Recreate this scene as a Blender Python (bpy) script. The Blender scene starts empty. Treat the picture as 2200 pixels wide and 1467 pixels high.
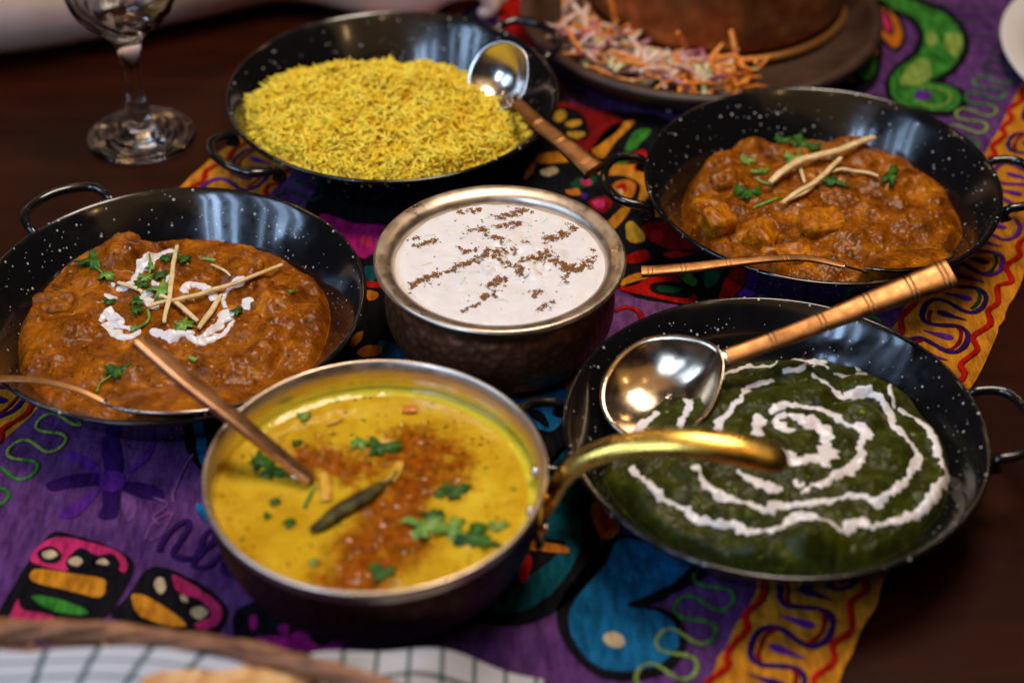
import bpy, bmesh, math, random
import numpy as np
from mathutils import Vector, Matrix
from math import radians as R, pi, sin, cos
random.seed(7); rng = np.random.default_rng(7)
scn = bpy.context.scene; col = scn.collection

# ---------------------------------------------------------------- camera
PITCH, ROLL, FPX, CZ = R(38.65), R(0.428), 3826.0, 0.714
fwd = np.array([0, cos(PITCH), -sin(PITCH)]); rt0 = np.array([1., 0, 0]); up0 = np.cross(rt0, fwd)
RT = rt0*cos(ROLL)+up0*sin(ROLL); UP = up0*cos(ROLL)-rt0*sin(ROLL)
cd = bpy.data.cameras.new("camera"); cam = bpy.data.objects.new("camera", cd); col.objects.link(cam)
m = Matrix.Identity(4)
for i in range(3):
    m[i][0], m[i][1], m[i][2] = RT[i], UP[i], -fwd[i]
m[2][3] = CZ
cam.matrix_world = m
cd.sensor_width = 36; cd.lens = FPX/2200*36; cd.clip_start = .02; cd.clip_end = 50
cd.dof.use_dof = True; cd.dof.focus_distance = 1.115; cd.dof.aperture_fstop = 3.3
scn.camera = cam

# ---------------------------------------------------------------- light
scn.view_settings.view_transform = 'Standard'; scn.view_settings.look = 'None'
scn.view_settings.exposure = 0.2; scn.view_settings.gamma = 1
w = bpy.data.worlds.new("World"); scn.world = w; w.use_nodes = True
bg = w.node_tree.nodes['Background']; bg.inputs[0].default_value = (.055, .034, .022, 1); bg.inputs[1].default_value = .2

def area(name, loc, target, sx, sy, power, color, spread=180):
    l = bpy.data.lights.new(name, 'AREA'); l.shape = 'RECTANGLE'; l.size = sx; l.size_y = sy
    l.energy = power; l.color = color; l.spread = R(spread)
    o = bpy.data.objects.new(name, l); col.objects.link(o); o.location = loc
    o.rotation_euler = (Vector(target)-Vector(loc)).to_track_quat('-Z', 'Y').to_euler(); return o
# tall window panes high behind the camera to the left (cold daylight)
for az, el, wd, e in [(-28, 40, .045, 1.3), (-35, 40, .12, 3.3), (-46, 39, .10, 2.0), (-63, 38, .08, .9), (-74, 38, .17, 2.6), (-83, 37, .10, 1.6)]:
    a, b, D = R(az), R(el), 2.0; p = (sin(a)*cos(b)*D, .95-cos(a)*cos(b)*D, .03+sin(b)*D)
    area("window_light", p, (0, .95, .03), wd, .8, e*1.75, (.45, .66, 1.0))
# soft warm ceiling light above the table
area("overhead_light", (.20, 1.16, 1.75), (0, 1.0, 0), .8, .5, 21.5, (1.0, .85, .70))
area("overhead_light", (.1, .1, 2.5), (0, .5, 0), 3.0, 2.2, 7.0, (1.0, .56, .16))  # added warm panel standing in for the unseen ceiling, for golden reflections and fill
for (x, y, z, e) in [(-.75, 1.6, 1.2, 2.0), (.75, .35, 1.5, 1.3), (.1, .2, 1.9, .9), (.55, 1.9, 1.1, 1.6), (-.72, 2.6, 1.2, 1.8), (-.42, 2.8, 1.35, 1.8), (-1.0, 2.5, 1.05, 1.2)]:  # small warm sources for glints; the far ones added to sparkle the wine glass
    l = bpy.data.lights.new("glint_light", 'POINT'); l.energy = e; l.color = (1, .62, .28); l.shadow_soft_size = .035
    o = bpy.data.objects.new("glint_light", l); col.objects.link(o); o.location = (x, y, z)

# ---------------------------------------------------------------- helpers
def W(px, py, z=0.002):
    """Point on the level z seen at photo pixel px, py."""
    d = fwd+(px-1100)/FPX*RT-(py-733.5)/FPX*UP
    t = (z-CZ)/d[2]; return np.array([d[0]*t, d[1]*t, z])
def onto(H, px, py, z0=.04):
    z = z0
    for _ in range(12):
        p = W(px, py, z); z = .5*z+.5*float(H(np.array([p[0]]), np.array([p[1]]))[0])
    return W(px, py, z)
def hsh(ix, iy, s):
    h = (ix.astype(np.int64)*374761393+iy.astype(np.int64)*668265263+s*1442695041) & 0xffffffff
    h = ((h ^ (h >> 13))*1274126177) & 0xffffffff; h = h ^ (h >> 16)
    return (h & 0xffff)/65535.0
def vn(x, y, s=0):
    ix = np.floor(x); iy = np.floor(y); fx = x-ix; fy = y-iy
    fx = fx*fx*fx*(fx*(fx*6-15)+10); fy = fy*fy*fy*(fy*(fy*6-15)+10)
    a = hsh(ix, iy, s); b = hsh(ix+1, iy, s); c = hsh(ix, iy+1, s); d = hsh(ix+1, iy+1, s)
    return (a*(1-fx)+b*fx)*(1-fy)+(c*(1-fx)+d*fx)*fy
def fbm(x, y, f, oct=4, s=0, gain=.5):
    r = 0; a = 1; t = 0
    for o in range(oct):
        r = r+a*(vn(x*f+o*17.3, y*f-o*9.1, s+o)-.5)*2; t += a; a *= gain; f *= 2.03
    return r/t
def worley(x, y, f, s=0, jit=.9):
    x = x*f; y = y*f; ix = np.floor(x); iy = np.floor(y); best = np.full(x.shape, 9.)
    for dx in (-1, 0, 1):
        for dy in (-1, 0, 1):
            cx = ix+dx; cy = iy+dy
            qx = cx+.5+jit*(hsh(cx, cy, s)-.5); qy = cy+.5+jit*(hsh(cx, cy, s+5)-.5)
            best = np.minimum(best, np.hypot(x-qx, y-qy))
    return best
def sst(a, b, x):
    t = np.clip((x-a)/(b-a), 0, 1); return t*t*(3-2*t)
def catmull(P, n=8, closed=False):
    P = np.array(P, float); N = len(P); out = []
    rngi = range(N if closed else N-1)
    for i in rngi:
        if closed: a, b, c, d = P[(i-1) % N], P[i], P[(i+1) % N], P[(i+2) % N]
        else: a, b, c, d = P[max(i-1, 0)], P[i], P[i+1], P[min(i+2, N-1)]
        for k in range(n):
            t = k/n
            out.append(.5*((2*b)+(c-a)*t+(2*a-5*b+4*c-d)*t*t+(-a+3*b-3*c+d)*t**3))
    if not closed: out.append(P[-1])
    return np.array(out)
ORG = {}
def empty(name, loc):
    o = bpy.data.objects.new(name, None); col.objects.link(o); o.location = loc; o.empty_display_size = .02
    ORG[o.name] = np.array(loc, float); return o
def tag(o, label=None, cat=None, group=None, kind=None):
    if label: o['label'] = label
    if cat: o['category'] = cat
    if group: o['group'] = group
    if kind: o['kind'] = kind
    return o
def mk(name, V, F, mat, parent=None, base=None, smooth=True, mats=None, fm=None, solid=0, auto=False):
    V = np.asarray(V, float)
    if parent is not None: org = ORG[parent.name]
    elif base is not None: org = np.array(base, float)
    else: org = np.zeros(3)
    me = bpy.data.meshes.new(name); V = V-org
    if isinstance(F, np.ndarray):
        k = F.shape[1]; me.vertices.add(len(V)); me.vertices.foreach_set('co', V.ravel().astype(np.float32))
        me.loops.add(F.size); me.loops.foreach_set('vertex_index', F.ravel().astype(np.int32))
        me.polygons.add(len(F)); me.polygons.foreach_set('loop_start', np.arange(0, F.size, k, dtype=np.int32))
        me.update(calc_edges=True)
    else:
        me.from_pydata([tuple(v) for v in V], [], F)
    if mats: [me.materials.append(x) for x in mats]
    elif mat: me.materials.append(mat)
    if fm is not None: me.polygons.foreach_set('material_index', np.asarray(fm, dtype=np.int32))
    me.polygons.foreach_set('use_smooth', np.full(len(me.polygons), smooth))
    me.update()
    o = bpy.data.objects.new(name, me); col.objects.link(o); ORG[o.name] = org
    if parent is not None: o.parent = parent
    else: o.location = org
    if solid:
        md = o.modifiers.new('s', 'SOLIDIFY'); md.thickness = solid; md.offset = 0
    if auto:
        me.set_sharp_from_angle(angle=R(40))
    return o
def lathe(prof, n=96, c=(0, 0, 0), closed=False, ang=None):
    V = []; F = []
    for (r, z) in prof:
        for k in range(n):
            a = 2*pi*k/n; V.append((c[0]+r*cos(a), c[1]+r*sin(a), c[2]+z))
    m_ = len(prof)
    for i in range(m_ if closed else m_-1):
        j = (i+1) % m_
        for k in range(n):
            k2 = (k+1) % n; F.append((i*n+k, i*n+k2, j*n+k2, j*n+k))
    return V, F
def smooth_prof(P, n=6): return [tuple(p) for p in catmull(P, n)]
def tube(P, rad, n=10, up=(0, 0, 1), flat=1.0, power=2.0, caps=True, closed=False):
    """Tube along P; rad may be a list; flat = thickness across 'up' relative to the width."""
    P = np.array(P, float); N = len(P); rad = np.ones(N)*rad if np.isscalar(rad) else np.array(rad, float)
    fl = np.ones(N)*flat if np.isscalar(flat) else np.array(flat, float)
    up = np.array(up, float); V = []; F = []
    T = np.gradient(P, axis=0) if not closed else (np.roll(P, -1, 0)-np.roll(P, 1, 0))
    T /= np.linalg.norm(T, axis=1)[:, None]+1e-12
    for i in range(N):
        s = np.cross(T[i], up); s /= np.linalg.norm(s)+1e-9; u = np.cross(s, T[i])
        for k in range(n):
            a = 2*pi*k/n; c_, s_ = cos(a), sin(a)
            c2 = math.copysign(abs(c_)**(2/power), c_); s2 = math.copysign(abs(s_)**(2/power), s_)
            V.append(P[i]+rad[i]*(c2*s+s2*fl[i]*u))
    for i in range(N if closed else N-1):
        j = (i+1) % N
        for k in range(n):
            k2 = (k+1) % n; F.append((i*n+k, i*n+k2, j*n+k2, j*n+k))
    if caps and not closed:
        F.append(tuple(range(n))[::-1]); F.append(tuple((N-1)*n+k for k in range(n)))
    return V, F
def join(parts):
    V = []; F = []
    for v, f in parts:
        o = len(V); V.extend([tuple(x) for x in v]); F.extend([tuple(i+o for i in q) for q in f])
    return V, F
def copy_tree(o, loc=None, rot=None, parent=None):
    c = o.copy(); col.objects.link(c)
    if parent: c.parent = parent
    if loc is not None: c.location = loc
    if rot is not None: c.rotation_euler = rot
    for ch in o.children: copy_tree(ch, parent=c)
    return c

# ---------------------------------------------------------------- materials
def newmat(name):
    m_ = bpy.data.materials.new(name); m_.use_nodes = True
    nt = m_.node_tree; return m_, nt, nt.nodes['Principled BSDF']
def nd(nt, t, **kw):
    n_ = nt.nodes.new(t)
    for k, v in kw.items():
        if k.startswith('i_'): n_.inputs[int(k[2:])].default_value = v
        else: setattr(n_, k, v)
    return n_
def c4(c): return (c[0], c[1], c[2], 1)
def coords(nt, stretch=None):
    tc = nd(nt, 'ShaderNodeTexCoord'); 
    if stretch:
        mp = nd(nt, 'ShaderNodeMapping'); mp.inputs['Scale'].default_value = stretch[:3]
        if len(stretch) > 3: mp.inputs['Rotation'].default_value = (0, 0, stretch[3])
        nt.links.new(tc.outputs['Object'], mp.inputs[0]); return mp.outputs[0]
    return tc.outputs['Object']
def noise(nt, vec, scale, detail=4, rough=.55, dist=0):
    n_ = nd(nt, 'ShaderNodeTexNoise'); n_.inputs['Scale'].default_value = scale; n_.inputs['Detail'].default_value = detail
    n_.inputs['Roughness'].default_value = rough; n_.inputs['Distortion'].default_value = dist
    nt.links.new(vec, n_.inputs['Vector']); return n_.outputs['Fac']
def ramp(nt, fac, stops):
    r = nd(nt, 'ShaderNodeValToRGB'); e = r.color_ramp.elements
    while len(e) < len(stops): e.new(.5)
    for i, (p, c) in enumerate(stops): e[i].position = p; e[i].color = c4(c) if len(c) == 3 else c
    nt.links.new(fac, r.inputs[0]); return r.outputs[0]
def mixc(nt, fac, a, b, mode='MIX'):
    x = nd(nt, 'ShaderNodeMix', data_type='RGBA', blend_type=mode)
    for s, v in ((0, fac), (6, a), (7, b)):
        if hasattr(v, 'is_output') or isinstance(v, bpy.types.NodeSocket): nt.links.new(v, x.inputs[s])
        else: x.inputs[s].default_value = v if s == 0 else c4(v)
    return x.outputs[2]
def bump(nt, bs, h, strength, dist, prev=None):
    b = nd(nt, 'ShaderNodeBump'); b.inputs['Strength'].default_value = strength; b.inputs['Distance'].default_value = dist
    nt.links.new(h, b.inputs['Height'])
    if prev is not None: nt.links.new(prev, b.inputs['Normal'])
    nt.links.new(b.outputs[0], bs.inputs['Normal']); return b.outputs[0]
def pbr(name, c1, c2=None, scale=60, lo=.38, hi=.62, rough=.5, metal=0, bscale=0, bstr=.3, bdist=.001, spec=.5, coat=0, sss=0,
        stretch=None, detail=5, rvar=0, sheen=0, sssr=(.004, .002, .001), island=0):
    m_, nt, b = newmat(name); v = coords(nt, stretch)
    b.inputs['Base Color'].default_value = c4(c1); b.inputs['Roughness'].default_value = rough; b.inputs['Metallic'].default_value = metal
    b.inputs['Specular IOR Level'].default_value = spec; b.inputs['Coat Weight'].default_value = coat; b.inputs['Coat Roughness'].default_value = .08
    b.inputs['Sheen Weight'].default_value = sheen
    if sss: b.inputs['Subsurface Weight'].default_value = sss; b.inputs['Subsurface Radius'].default_value = sssr; b.inputs['Subsurface Scale'].default_value = 1
    c = None
    if c2 is not None:
        f = noise(nt, v, scale, detail); c = ramp(nt, f, [(lo, c1), (hi, c2)])
        if island:
            g = nd(nt, 'ShaderNodeNewGeometry'); k = ramp(nt, g.outputs['Random Per Island'], [(0, tuple(x*.75 for x in c1)), (.08, c1), (1, c2)])
            c = mixc(nt, island, c, k)
        nt.links.new(c, b.inputs['Base Color'])
    if rvar:
        f = noise(nt, v, scale*1.7, 4); mr = nd(nt, 'ShaderNodeMapRange'); mr.inputs[1].default_value = .3; mr.inputs[2].default_value = .7
        mr.inputs[3].default_value = max(rough-rvar, .02); mr.inputs[4].default_value = rough+rvar
        nt.links.new(f, mr.inputs[0]); nt.links.new(mr.outputs[0], b.inputs['Roughness'])
    if bscale: bump(nt, b, noise(nt, v, bscale, 4, .6), bstr, bdist)
    return m_
def cloth_mat(name, c1, c2, weave=900, rough=.85):
    m_, nt, b = newmat(name); v = coords(nt)
    f = noise(nt, v, 55, 5, .65, .6)
    c = ramp(nt, f, [(.32, c1), (.68, c2)])
    f2 = noise(nt, coords(nt, (1, .25, 1, 1.1)), 260, 3, .6)
    c = mixc(nt, .5, c, ramp(nt, f2, [(.35, tuple(x*.5 for x in c1)), (.65, tuple(min(1, x*1.45) for x in c2))]))
    nt.links.new(c, b.inputs['Base Color']); b.inputs['Roughness'].default_value = rough; b.inputs['Specular IOR Level'].default_value = .04
    wv = nd(nt, 'ShaderNodeTexWave'); wv.inputs['Scale'].default_value = weave*.35; wv.inputs['Distortion'].default_value = 3; wv.inputs['Detail'].default_value = 2
    nt.links.new(coords(nt, (1, 1, 1, .46)), wv.inputs['Vector'])
    p = bump(nt, b, wv.outputs['Fac'], .25, .0004)
    p = bump(nt, b, noise(nt, v, 70, 4, .6, .4), .8, .0034, p)
    p = bump(nt, b, noise(nt, v, 17, 3, .5, .8), .6, .010, p)
    return m_

WOOD = None
def wood_mat():
    m_, nt, b = newmat('dark_wood'); v = coords(nt, (1.0, 7.0, 1, -.12))
    f = noise(nt, v, 7, 6, .6, .8)
    c = ramp(nt, f, [(.3, (.009, .0012, .0005)), (.5, (.021, .003, .0010)), (.72, (.044, .0075, .0020))])
    f2 = noise(nt, coords(nt, (1.2, 30, 1, -.12)), 14, 4, .6)
    c = mixc(nt, .22, c, ramp(nt, f2, [(.4, (.007, .002, .001)), (.65, (.028, .0068, .0022))]))
    c = mixc(nt, .45, c, ramp(nt, noise(nt, coords(nt, (1.0, 2.2, 1, -.5)), 5, 5, .6, .5), [(.35, (.005, .0007, .0004)), (.65, (.042, .0070, .0018))]))
    nt.links.new(c, b.inputs['Base Color']); b.inputs['Specular IOR Level'].default_value = .09
    mr = nd(nt, 'ShaderNodeMapRange'); mr.inputs[3].default_value = .32; mr.inputs[4].default_value = .55
    nt.links.new(noise(nt, coords(nt), 9, 6, .7), mr.inputs[0]); nt.links.new(mr.outputs[0], b.inputs['Roughness'])
    bump(nt, b, f2, .25, .0006); return m_
def enamel_mat():
    m_, nt, b = newmat('speckled_enamel'); v = coords(nt)
    b.inputs['Roughness'].default_value = .13; b.inputs['Coat Weight'].default_value = .25; b.inputs['Coat Roughness'].default_value = .05
    masks = []
    for sc, thr, keep, off in ((230, .24, .74, 0), (420, .25, .85, 3.1)):
        mp = nd(nt, 'ShaderNodeMapping'); mp.inputs['Location'].default_value = (off, off, off); nt.links.new(v, mp.inputs[0])
        vo = nd(nt, 'ShaderNodeTexVoronoi'); vo.inputs['Scale'].default_value = sc; nt.links.new(mp.outputs[0], vo.inputs['Vector'])
        sp = nd(nt, 'ShaderNodeSeparateColor'); nt.links.new(vo.outputs['Color'], sp.inputs[0])
        k = nd(nt, 'ShaderNodeMath', operation='GREATER_THAN', i_1=keep); nt.links.new(sp.outputs[0], k.inputs[0])
        # radius varies from speck to speck
        rr = nd(nt, 'ShaderNodeMapRange'); rr.inputs[3].default_value = thr*.45; rr.inputs[4].default_value = thr; nt.links.new(sp.outputs[1], rr.inputs[0])
        d = nd(nt, 'ShaderNodeMath', operation='SUBTRACT'); nt.links.new(rr.outputs[0], d.inputs[0]); nt.links.new(vo.outputs['Distance'], d.inputs[1])
        e = nd(nt, 'ShaderNodeMapRange'); e.inputs[1].default_value = 0; e.inputs[2].default_value = .05; nt.links.new(d.outputs[0], e.inputs[0])
        q = nd(nt, 'ShaderNodeMath', operation='MULTIPLY'); nt.links.new(k.outputs[0], q.inputs[0]); nt.links.new(e.outputs[0], q.inputs[1]); masks.append(q.outputs[0])
    mx = nd(nt, 'ShaderNodeMath', operation='MAXIMUM'); nt.links.new(masks[0], mx.inputs[0]); nt.links.new(masks[1], mx.inputs[1])
    nt.links.new(mixc(nt, mx.outputs[0], (.0045, .0045, .0055), (.5, .5, .53)), b.inputs['Base Color'])
    mr = nd(nt, 'ShaderNodeMapRange'); mr.inputs[1].default_value = .35; mr.inputs[2].default_value = .75; mr.inputs[3].default_value = .09; mr.inputs[4].default_value = .28
    nt.links.new(noise(nt, v, 45, 6, .7), mr.inputs[0]); nt.links.new(mr.outputs[0], b.inputs['Roughness'])
    bump(nt, b, noise(nt, v, 28, 3), .12, .0012); return m_
def hammered(name, c1, c2, rough, scale=150, bs=.7):
    m_, nt, b = newmat(name); v = coords(nt)
    vo = nd(nt, 'ShaderNodeTexVoronoi', feature='SMOOTH_F1'); vo.inputs['Scale'].default_value = scale; vo.inputs['Smoothness'].default_value = .35; nt.links.new(v, vo.inputs['Vector'])
    f = noise(nt, v, 45, 6, .7); c = ramp(nt, f, [(.35, c1), (.65, c2)])
    c = mixc(nt, .45, c, ramp(nt, vo.outputs['Distance'], [(.1, c2), (.55, c1)]))
    nt.links.new(c, b.inputs['Base Color']); b.inputs['Metallic'].default_value = .9; b.inputs['Roughness'].default_value = rough
    bump(nt, b, vo.outputs['Distance'], bs, .0012); return m_
def metal_mat(name, c, rough, sc=(1, 1, 14), bs=.15, c2=None):
    m_, nt, b = newmat(name); b.inputs['Metallic'].default_value = 1; b.inputs['Base Color'].default_value = c4(c); v = coords(nt)
    if c2: nt.links.new(ramp(nt, noise(nt, v, 60, 6, .7), [(.35, c), (.68, c2)]), b.inputs['Base Color'])
    mr = nd(nt, 'ShaderNodeMapRange'); mr.inputs[1].default_value = .3; mr.inputs[2].default_value = .75; mr.inputs[3].default_value = rough*.7; mr.inputs[4].default_value = rough*1.6
    nt.links.new(noise(nt, v, 70, 6, .7), mr.inputs[0]); nt.links.new(mr.outputs[0], b.inputs['Roughness'])
    bump(nt, b, noise(nt, coords(nt, sc), 60, 3), bs, .0004); return m_
def food_mat(name, stops, fscale, rough=.25, specks=(), mask=None, bumps=((160, .5, .0012),), sss=.15, coat=.0, rv=.10, spec=.20, fine=None):
    m_, nt, b = newmat(name); v = coords(nt)
    c = ramp(nt, noise(nt, v, fscale, 9, .68, .5), stops); b.inputs['Specular IOR Level'].default_value = spec
    if fine:
        fn = noise(nt, v, fine[0], 5, .7, 1.2)
        for lo_, hi_, cc, amt in ((.60, .72, fine[1], .75), (.40, .28, fine[2], .8)):
            mr = nd(nt, 'ShaderNodeMapRange'); mr.inputs[1].default_value = lo_; mr.inputs[2].default_value = hi_; mr.inputs[4].default_value = amt; nt.links.new(fn, mr.inputs[0]); c = mixc(nt, mr.outputs[0], c, cc)
    for (sc, thr, cc, keep) in specks:
        vo = nd(nt, 'ShaderNodeTexVoronoi'); vo.inputs['Scale'].default_value = sc; vo.inputs['Randomness'].default_value = 1
        wr = nd(nt, 'ShaderNodeVectorMath', operation='ADD'); nz = nd(nt, 'ShaderNodeTexNoise'); nz.inputs['Scale'].default_value = sc*1.4; nt.links.new(v, nz.inputs['Vector'])
        ml = nd(nt, 'ShaderNodeVectorMath', operation='SCALE'); ml.inputs['Scale'].default_value = .9/sc; nt.links.new(nz.outputs['Color'], ml.inputs[0])
        nt.links.new(v, wr.inputs[0]); nt.links.new(ml.outputs[0], wr.inputs[1]); nt.links.new(wr.outputs[0], vo.inputs['Vector'])
        sp = nd(nt, 'ShaderNodeSeparateColor'); nt.links.new(vo.outputs['Color'], sp.inputs[0])
        k = nd(nt, 'ShaderNodeMath', operation='GREATER_THAN', i_1=keep); nt.links.new(sp.outputs[0], k.inputs[0])
        e = nd(nt, 'ShaderNodeMapRange'); e.inputs[1].default_value = thr; e.inputs[2].default_value = thr*.6; nt.links.new(vo.outputs['Distance'], e.inputs[0])
        q = nd(nt, 'ShaderNodeMath', operation='MULTIPLY'); nt.links.new(k.outputs[0], q.inputs[0]); nt.links.new(e.outputs[0], q.inputs[1])
        c = mixc(nt, q.outputs[0], c, cc)
    if mask:
        for nm, cc in mask:
            at = nd(nt, 'ShaderNodeAttribute', attribute_name=nm)
            c2 = ramp(nt, noise(nt, v, fscale*6, 6, .75), [(.40, cc[0]), (.60, cc[1])])
            c = mixc(nt, at.outputs['Fac'], c, c2)
    nt.links.new(c, b.inputs['Base Color']); b.inputs['Coat Weight'].default_value = coat; b.inputs['Coat Roughness'].default_value = .06
    if sss: b.inputs['Subsurface Weight'].default_value = sss; b.inputs['Subsurface Radius'].default_value = (.004, .0018, .0006); b.inputs['Subsurface Scale'].default_value = 1
    mr = nd(nt, 'ShaderNodeMapRange'); mr.inputs[1].default_value = .3; mr.inputs[2].default_value = .7; mr.inputs[3].default_value = max(rough-rv, .05); mr.inputs[4].default_value = rough+rv
    nt.links.new(noise(nt, v, 120, 4), mr.inputs[0]); nt.links.new(mr.outputs[0], b.inputs['Roughness'])
    p = None
    for (s_, st, ds) in bumps: p = bump(nt, b, noise(nt, v, s_, 4, .6), st, ds, p)
    return m_

M_wood = wood_mat(); M_enamel = enamel_mat()
M_black = pbr('black_gloss', (.006, .006, .007), rough=.16, coat=.4)
M_steel = metal_mat('polished_steel', (.66, .61, .56), .20, (1, 1, 30), .12)
M_rim = metal_mat('tinned_brass', (.60, .48, .37), .34, (1, 1, 30), .12, (.70, .57, .45))
M_copper = metal_mat('worn_copper', (.40, .19, .072), .40, (1, 1, 1), .3, (.25, .11, .038))
M_brass = metal_mat('polished_brass', (.90, .58, .12), .24, (1, 1, 1), .1)
M_hammer = hammered('hammered_copper', (.20, .072, .032), (.46, .20, .10), .48, 170)
M_dark_hammer = hammered('dark_hammered_copper', (.035, .014, .009), (.11, .045, .03), .45, 170)
M_pot = hammered('aged_copper_pot', (.26, .085, .026), (.60, .27, .10), .40, 60, .35)
M_clay = pbr('dark_clay', (.026, .011, .006), (.058, .025, .013), 40, rough=.5, bscale=120, bstr=.4)
M_glass, _nt, _b = newmat('clear_glass')
_b.inputs['Transmission Weight'].default_value = 1; _b.inputs['Roughness'].default_value = .01; _b.inputs['IOR'].default_value = 1.5
M_skin = pbr('skin', (.74, .50, .39), (.82, .58, .47), 40, rough=.5, bscale=350, bstr=.2, bdist=.0005, sss=.3, sssr=(.01, .004, .002))
M_shirt = cloth_mat('shirt_cloth', (.012, .013, .018), (.02, .022, .03))
M_purple = cloth_mat('purple_cloth', (.050, .015, .080), (.098, .034, .135))
M_yellow = cloth_mat('mustard_cloth', (.34, .115, .007), (.50, .195, .013))
M_bk = cloth_mat('black_cloth', (.003, .003, .004), (.008, .007, .009))
def th(name, c, k=.62):
    c = tuple(x*.78 for x in c); return cloth_mat(name, tuple(x*k for x in c), c)
M_red = th('red_thread', (.50, .010, .006)); M_dred = th('dark_red_thread', (.24, .008, .008)); M_pink = th('pink_thread', (.62, .03, .14))
M_mag = th('magenta_thread', (.42, .012, .19)); M_blue = th('blue_thread', (.010, .15, .34), .45); M_teal = th('teal_thread', (.006, .105, .15), .4)
M_green = th('green_thread', (.05, .27, .03), .22); M_lime = th('lime_thread', (.26, .38, .07)); M_dgreen = th('dark_green_thread', (.008, .07, .03))
M_indigo = th('indigo_thread', (.035, .008, .10)); M_violet = th('violet_thread', (.12, .02, .27)); M_cream = th('cream_thread', (.62, .47, .27))
M_orange = th('orange_thread', (.60, .18, .015)); M_lpurple = th('light_purple_thread', (.20, .07, .24)); M_gold = th('gold_thread', (.58, .33, .03))

# ---------------------------------------------------------------- table and runner
def table():
    t = empty('table', (0, .9, 0)); x0, x1, y0, y1, h = -1.1, 1.1, .16, 1.56, .035
    bm = bmesh.new(); bmesh.ops.create_cube(bm, size=1)
    for v in bm.verts: v.co = ((v.co.x)*(x1-x0), .9+(v.co.y)*(y1-y0)-.04, -h/2+v.co.z*h)
    bmesh.ops.bevel(bm, geom=bm.edges[:], offset=.006, segments=3, affect='EDGES')
    V = [v.co.copy() for v in bm.verts]; bm.verts.index_update(); F = [tuple(v.index for v in f.verts) for f in bm.faces]; bm.free()
    mk('tabletop', V, F, M_wood, t, auto=True)
    for sx in (-1, 1):
        for sy in (-1, 1):
            V, F = tube([(sx*1.0, .86+sy*.6, -.036), (sx*1.0, .86+sy*.6, -.74)], [.04, .03], 4, (0, 1, 0)); mk('leg', V, F, M_wood, t, smooth=False)
    for sy in (-1, 1):
        V, F = tube([(-.97, .86+sy*.6, -.08), (.97, .86+sy*.6, -.08)], .03, 4, (0, 0, 1)); mk('apron', V, F, M_wood, t, smooth=False)
    tag(t, 'dark reddish brown wooden table under all the dishes', 'table')
table()

NV = np.array([.899, -.438]); UV = np.array([.438, .899])
def rp(n, s): return n*NV+s*UV
N0, N1, S0, S1 = -.681, -.114, .30, 1.50; BW = .0615
ZC = .0016
runner = empty('table_runner', (rp((N0+N1)/2, 1.0)[0], rp((N0+N1)/2, 1.0)[1], 0))
tag(runner, 'purple embroidered table runner with mustard scroll borders lying diagonally under the dishes', 'table runner')
def slab(name, poly, z, mat, th_=.0005, parent=runner, wob=0):
    poly = np.array(poly, float)
    if wob: poly = poly+wob*np.stack([fbm(poly[:, 0], poly[:, 1], 240, 2, 3), fbm(poly[:, 0], poly[:, 1], 240, 2, 8)], 1)
    n = len(poly); a = sum(poly[i-1][0]*poly[i][1]-poly[i][0]*poly[i-1][1] for i in range(n))
    if a < 0: poly = poly[::-1]
    V = [(p[0], p[1], z) for p in poly]+[(p[0], p[1], z-th_) for p in poly]
    F = [tuple(range(n))]+[(i, n+i, n+(i+1) % n, (i+1) % n) for i in range(n)]
    return mk(name, V, F, mat, parent, smooth=False)
def strip(n0, n1, s0, s1, amp=.0, k=140, seed=0):
    L = [rp(n0+amp*(vn(np.array([s*90.]), np.array([0.]), seed)[0]-.5), s) for s in np.linspace(s0, s1, k)]
    Q = [rp(n1+amp*(vn(np.array([s*90.]), np.array([5.]), seed)[0]-.5), s) for s in np.linspace(s1, s0, k)]
    return L+Q
slab('cloth', strip(N0+.004, N1-.004, S0, S1), ZC, M_purple, .0014)
slab('border', strip(N1-BW, N1, S0, S1, .0022, seed=2), ZC+.0005, M_yellow, .0018)
slab('border', strip(N0, N0+BW, S0, S1, .0022, seed=4), ZC+.0005, M_yellow, .0018)
def stitch(name, pts, wd, mat, z=ZC+.0005, chain=False, parent=runner, sm=6, wob=.0006):
    """raised embroidery line through world xy points"""
    P = catmull(pts, sm) if sm else np.array(pts, float)
    if chain:   # resample evenly, two plies of beads
        d = np.r_[0, np.cumsum(np.linalg.norm(np.diff(P, axis=0), axis=1))]; n = max(4, int(d[-1]/.0009))
        s = np.linspace(0, d[-1], n); P = np.stack([np.interp(s, d, P[:, i]) for i in (0, 1)], 1)
        r = wd*(1+.16*np.sin(np.arange(n)*2*pi/3.2))
    else:
        r = wd*(1+.25*fbm(P[:, 0], P[:, 1], 260, 2, 4)); P = P+wob*np.stack([fbm(P[:, 0], P[:, 1], 150, 2, 3), fbm(P[:, 0], P[:, 1], 150, 2, 8)], 1)
    P3 = np.c_[P, np.full(len(P), z)]
    V, F = tube(P3, r, 8, flat=.42 if not chain else .6)
    return mk(name, V, F, mat, parent)
def PX(pts, z=ZC): return [W(x, y, z)[:2] for x, y in pts]
# zigzag red lines along both borders
for nn, sd in ((N1-.009, 1), (N1-BW+.004, 2), (N0+.009, 3), (N0+BW-.004, 4)):
    ss = np.arange(S0, S1, .0145)
    pts = [rp(nn+.0026*(1 if i % 2 else -1)+.0026*(random.random()-.5), s+.006*(random.random()-.5)) for i, s in enumerate(ss)]
    stitch('red_zigzag_line', pts, .0021, M_red, ZC+.0009, sm=4)
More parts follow.
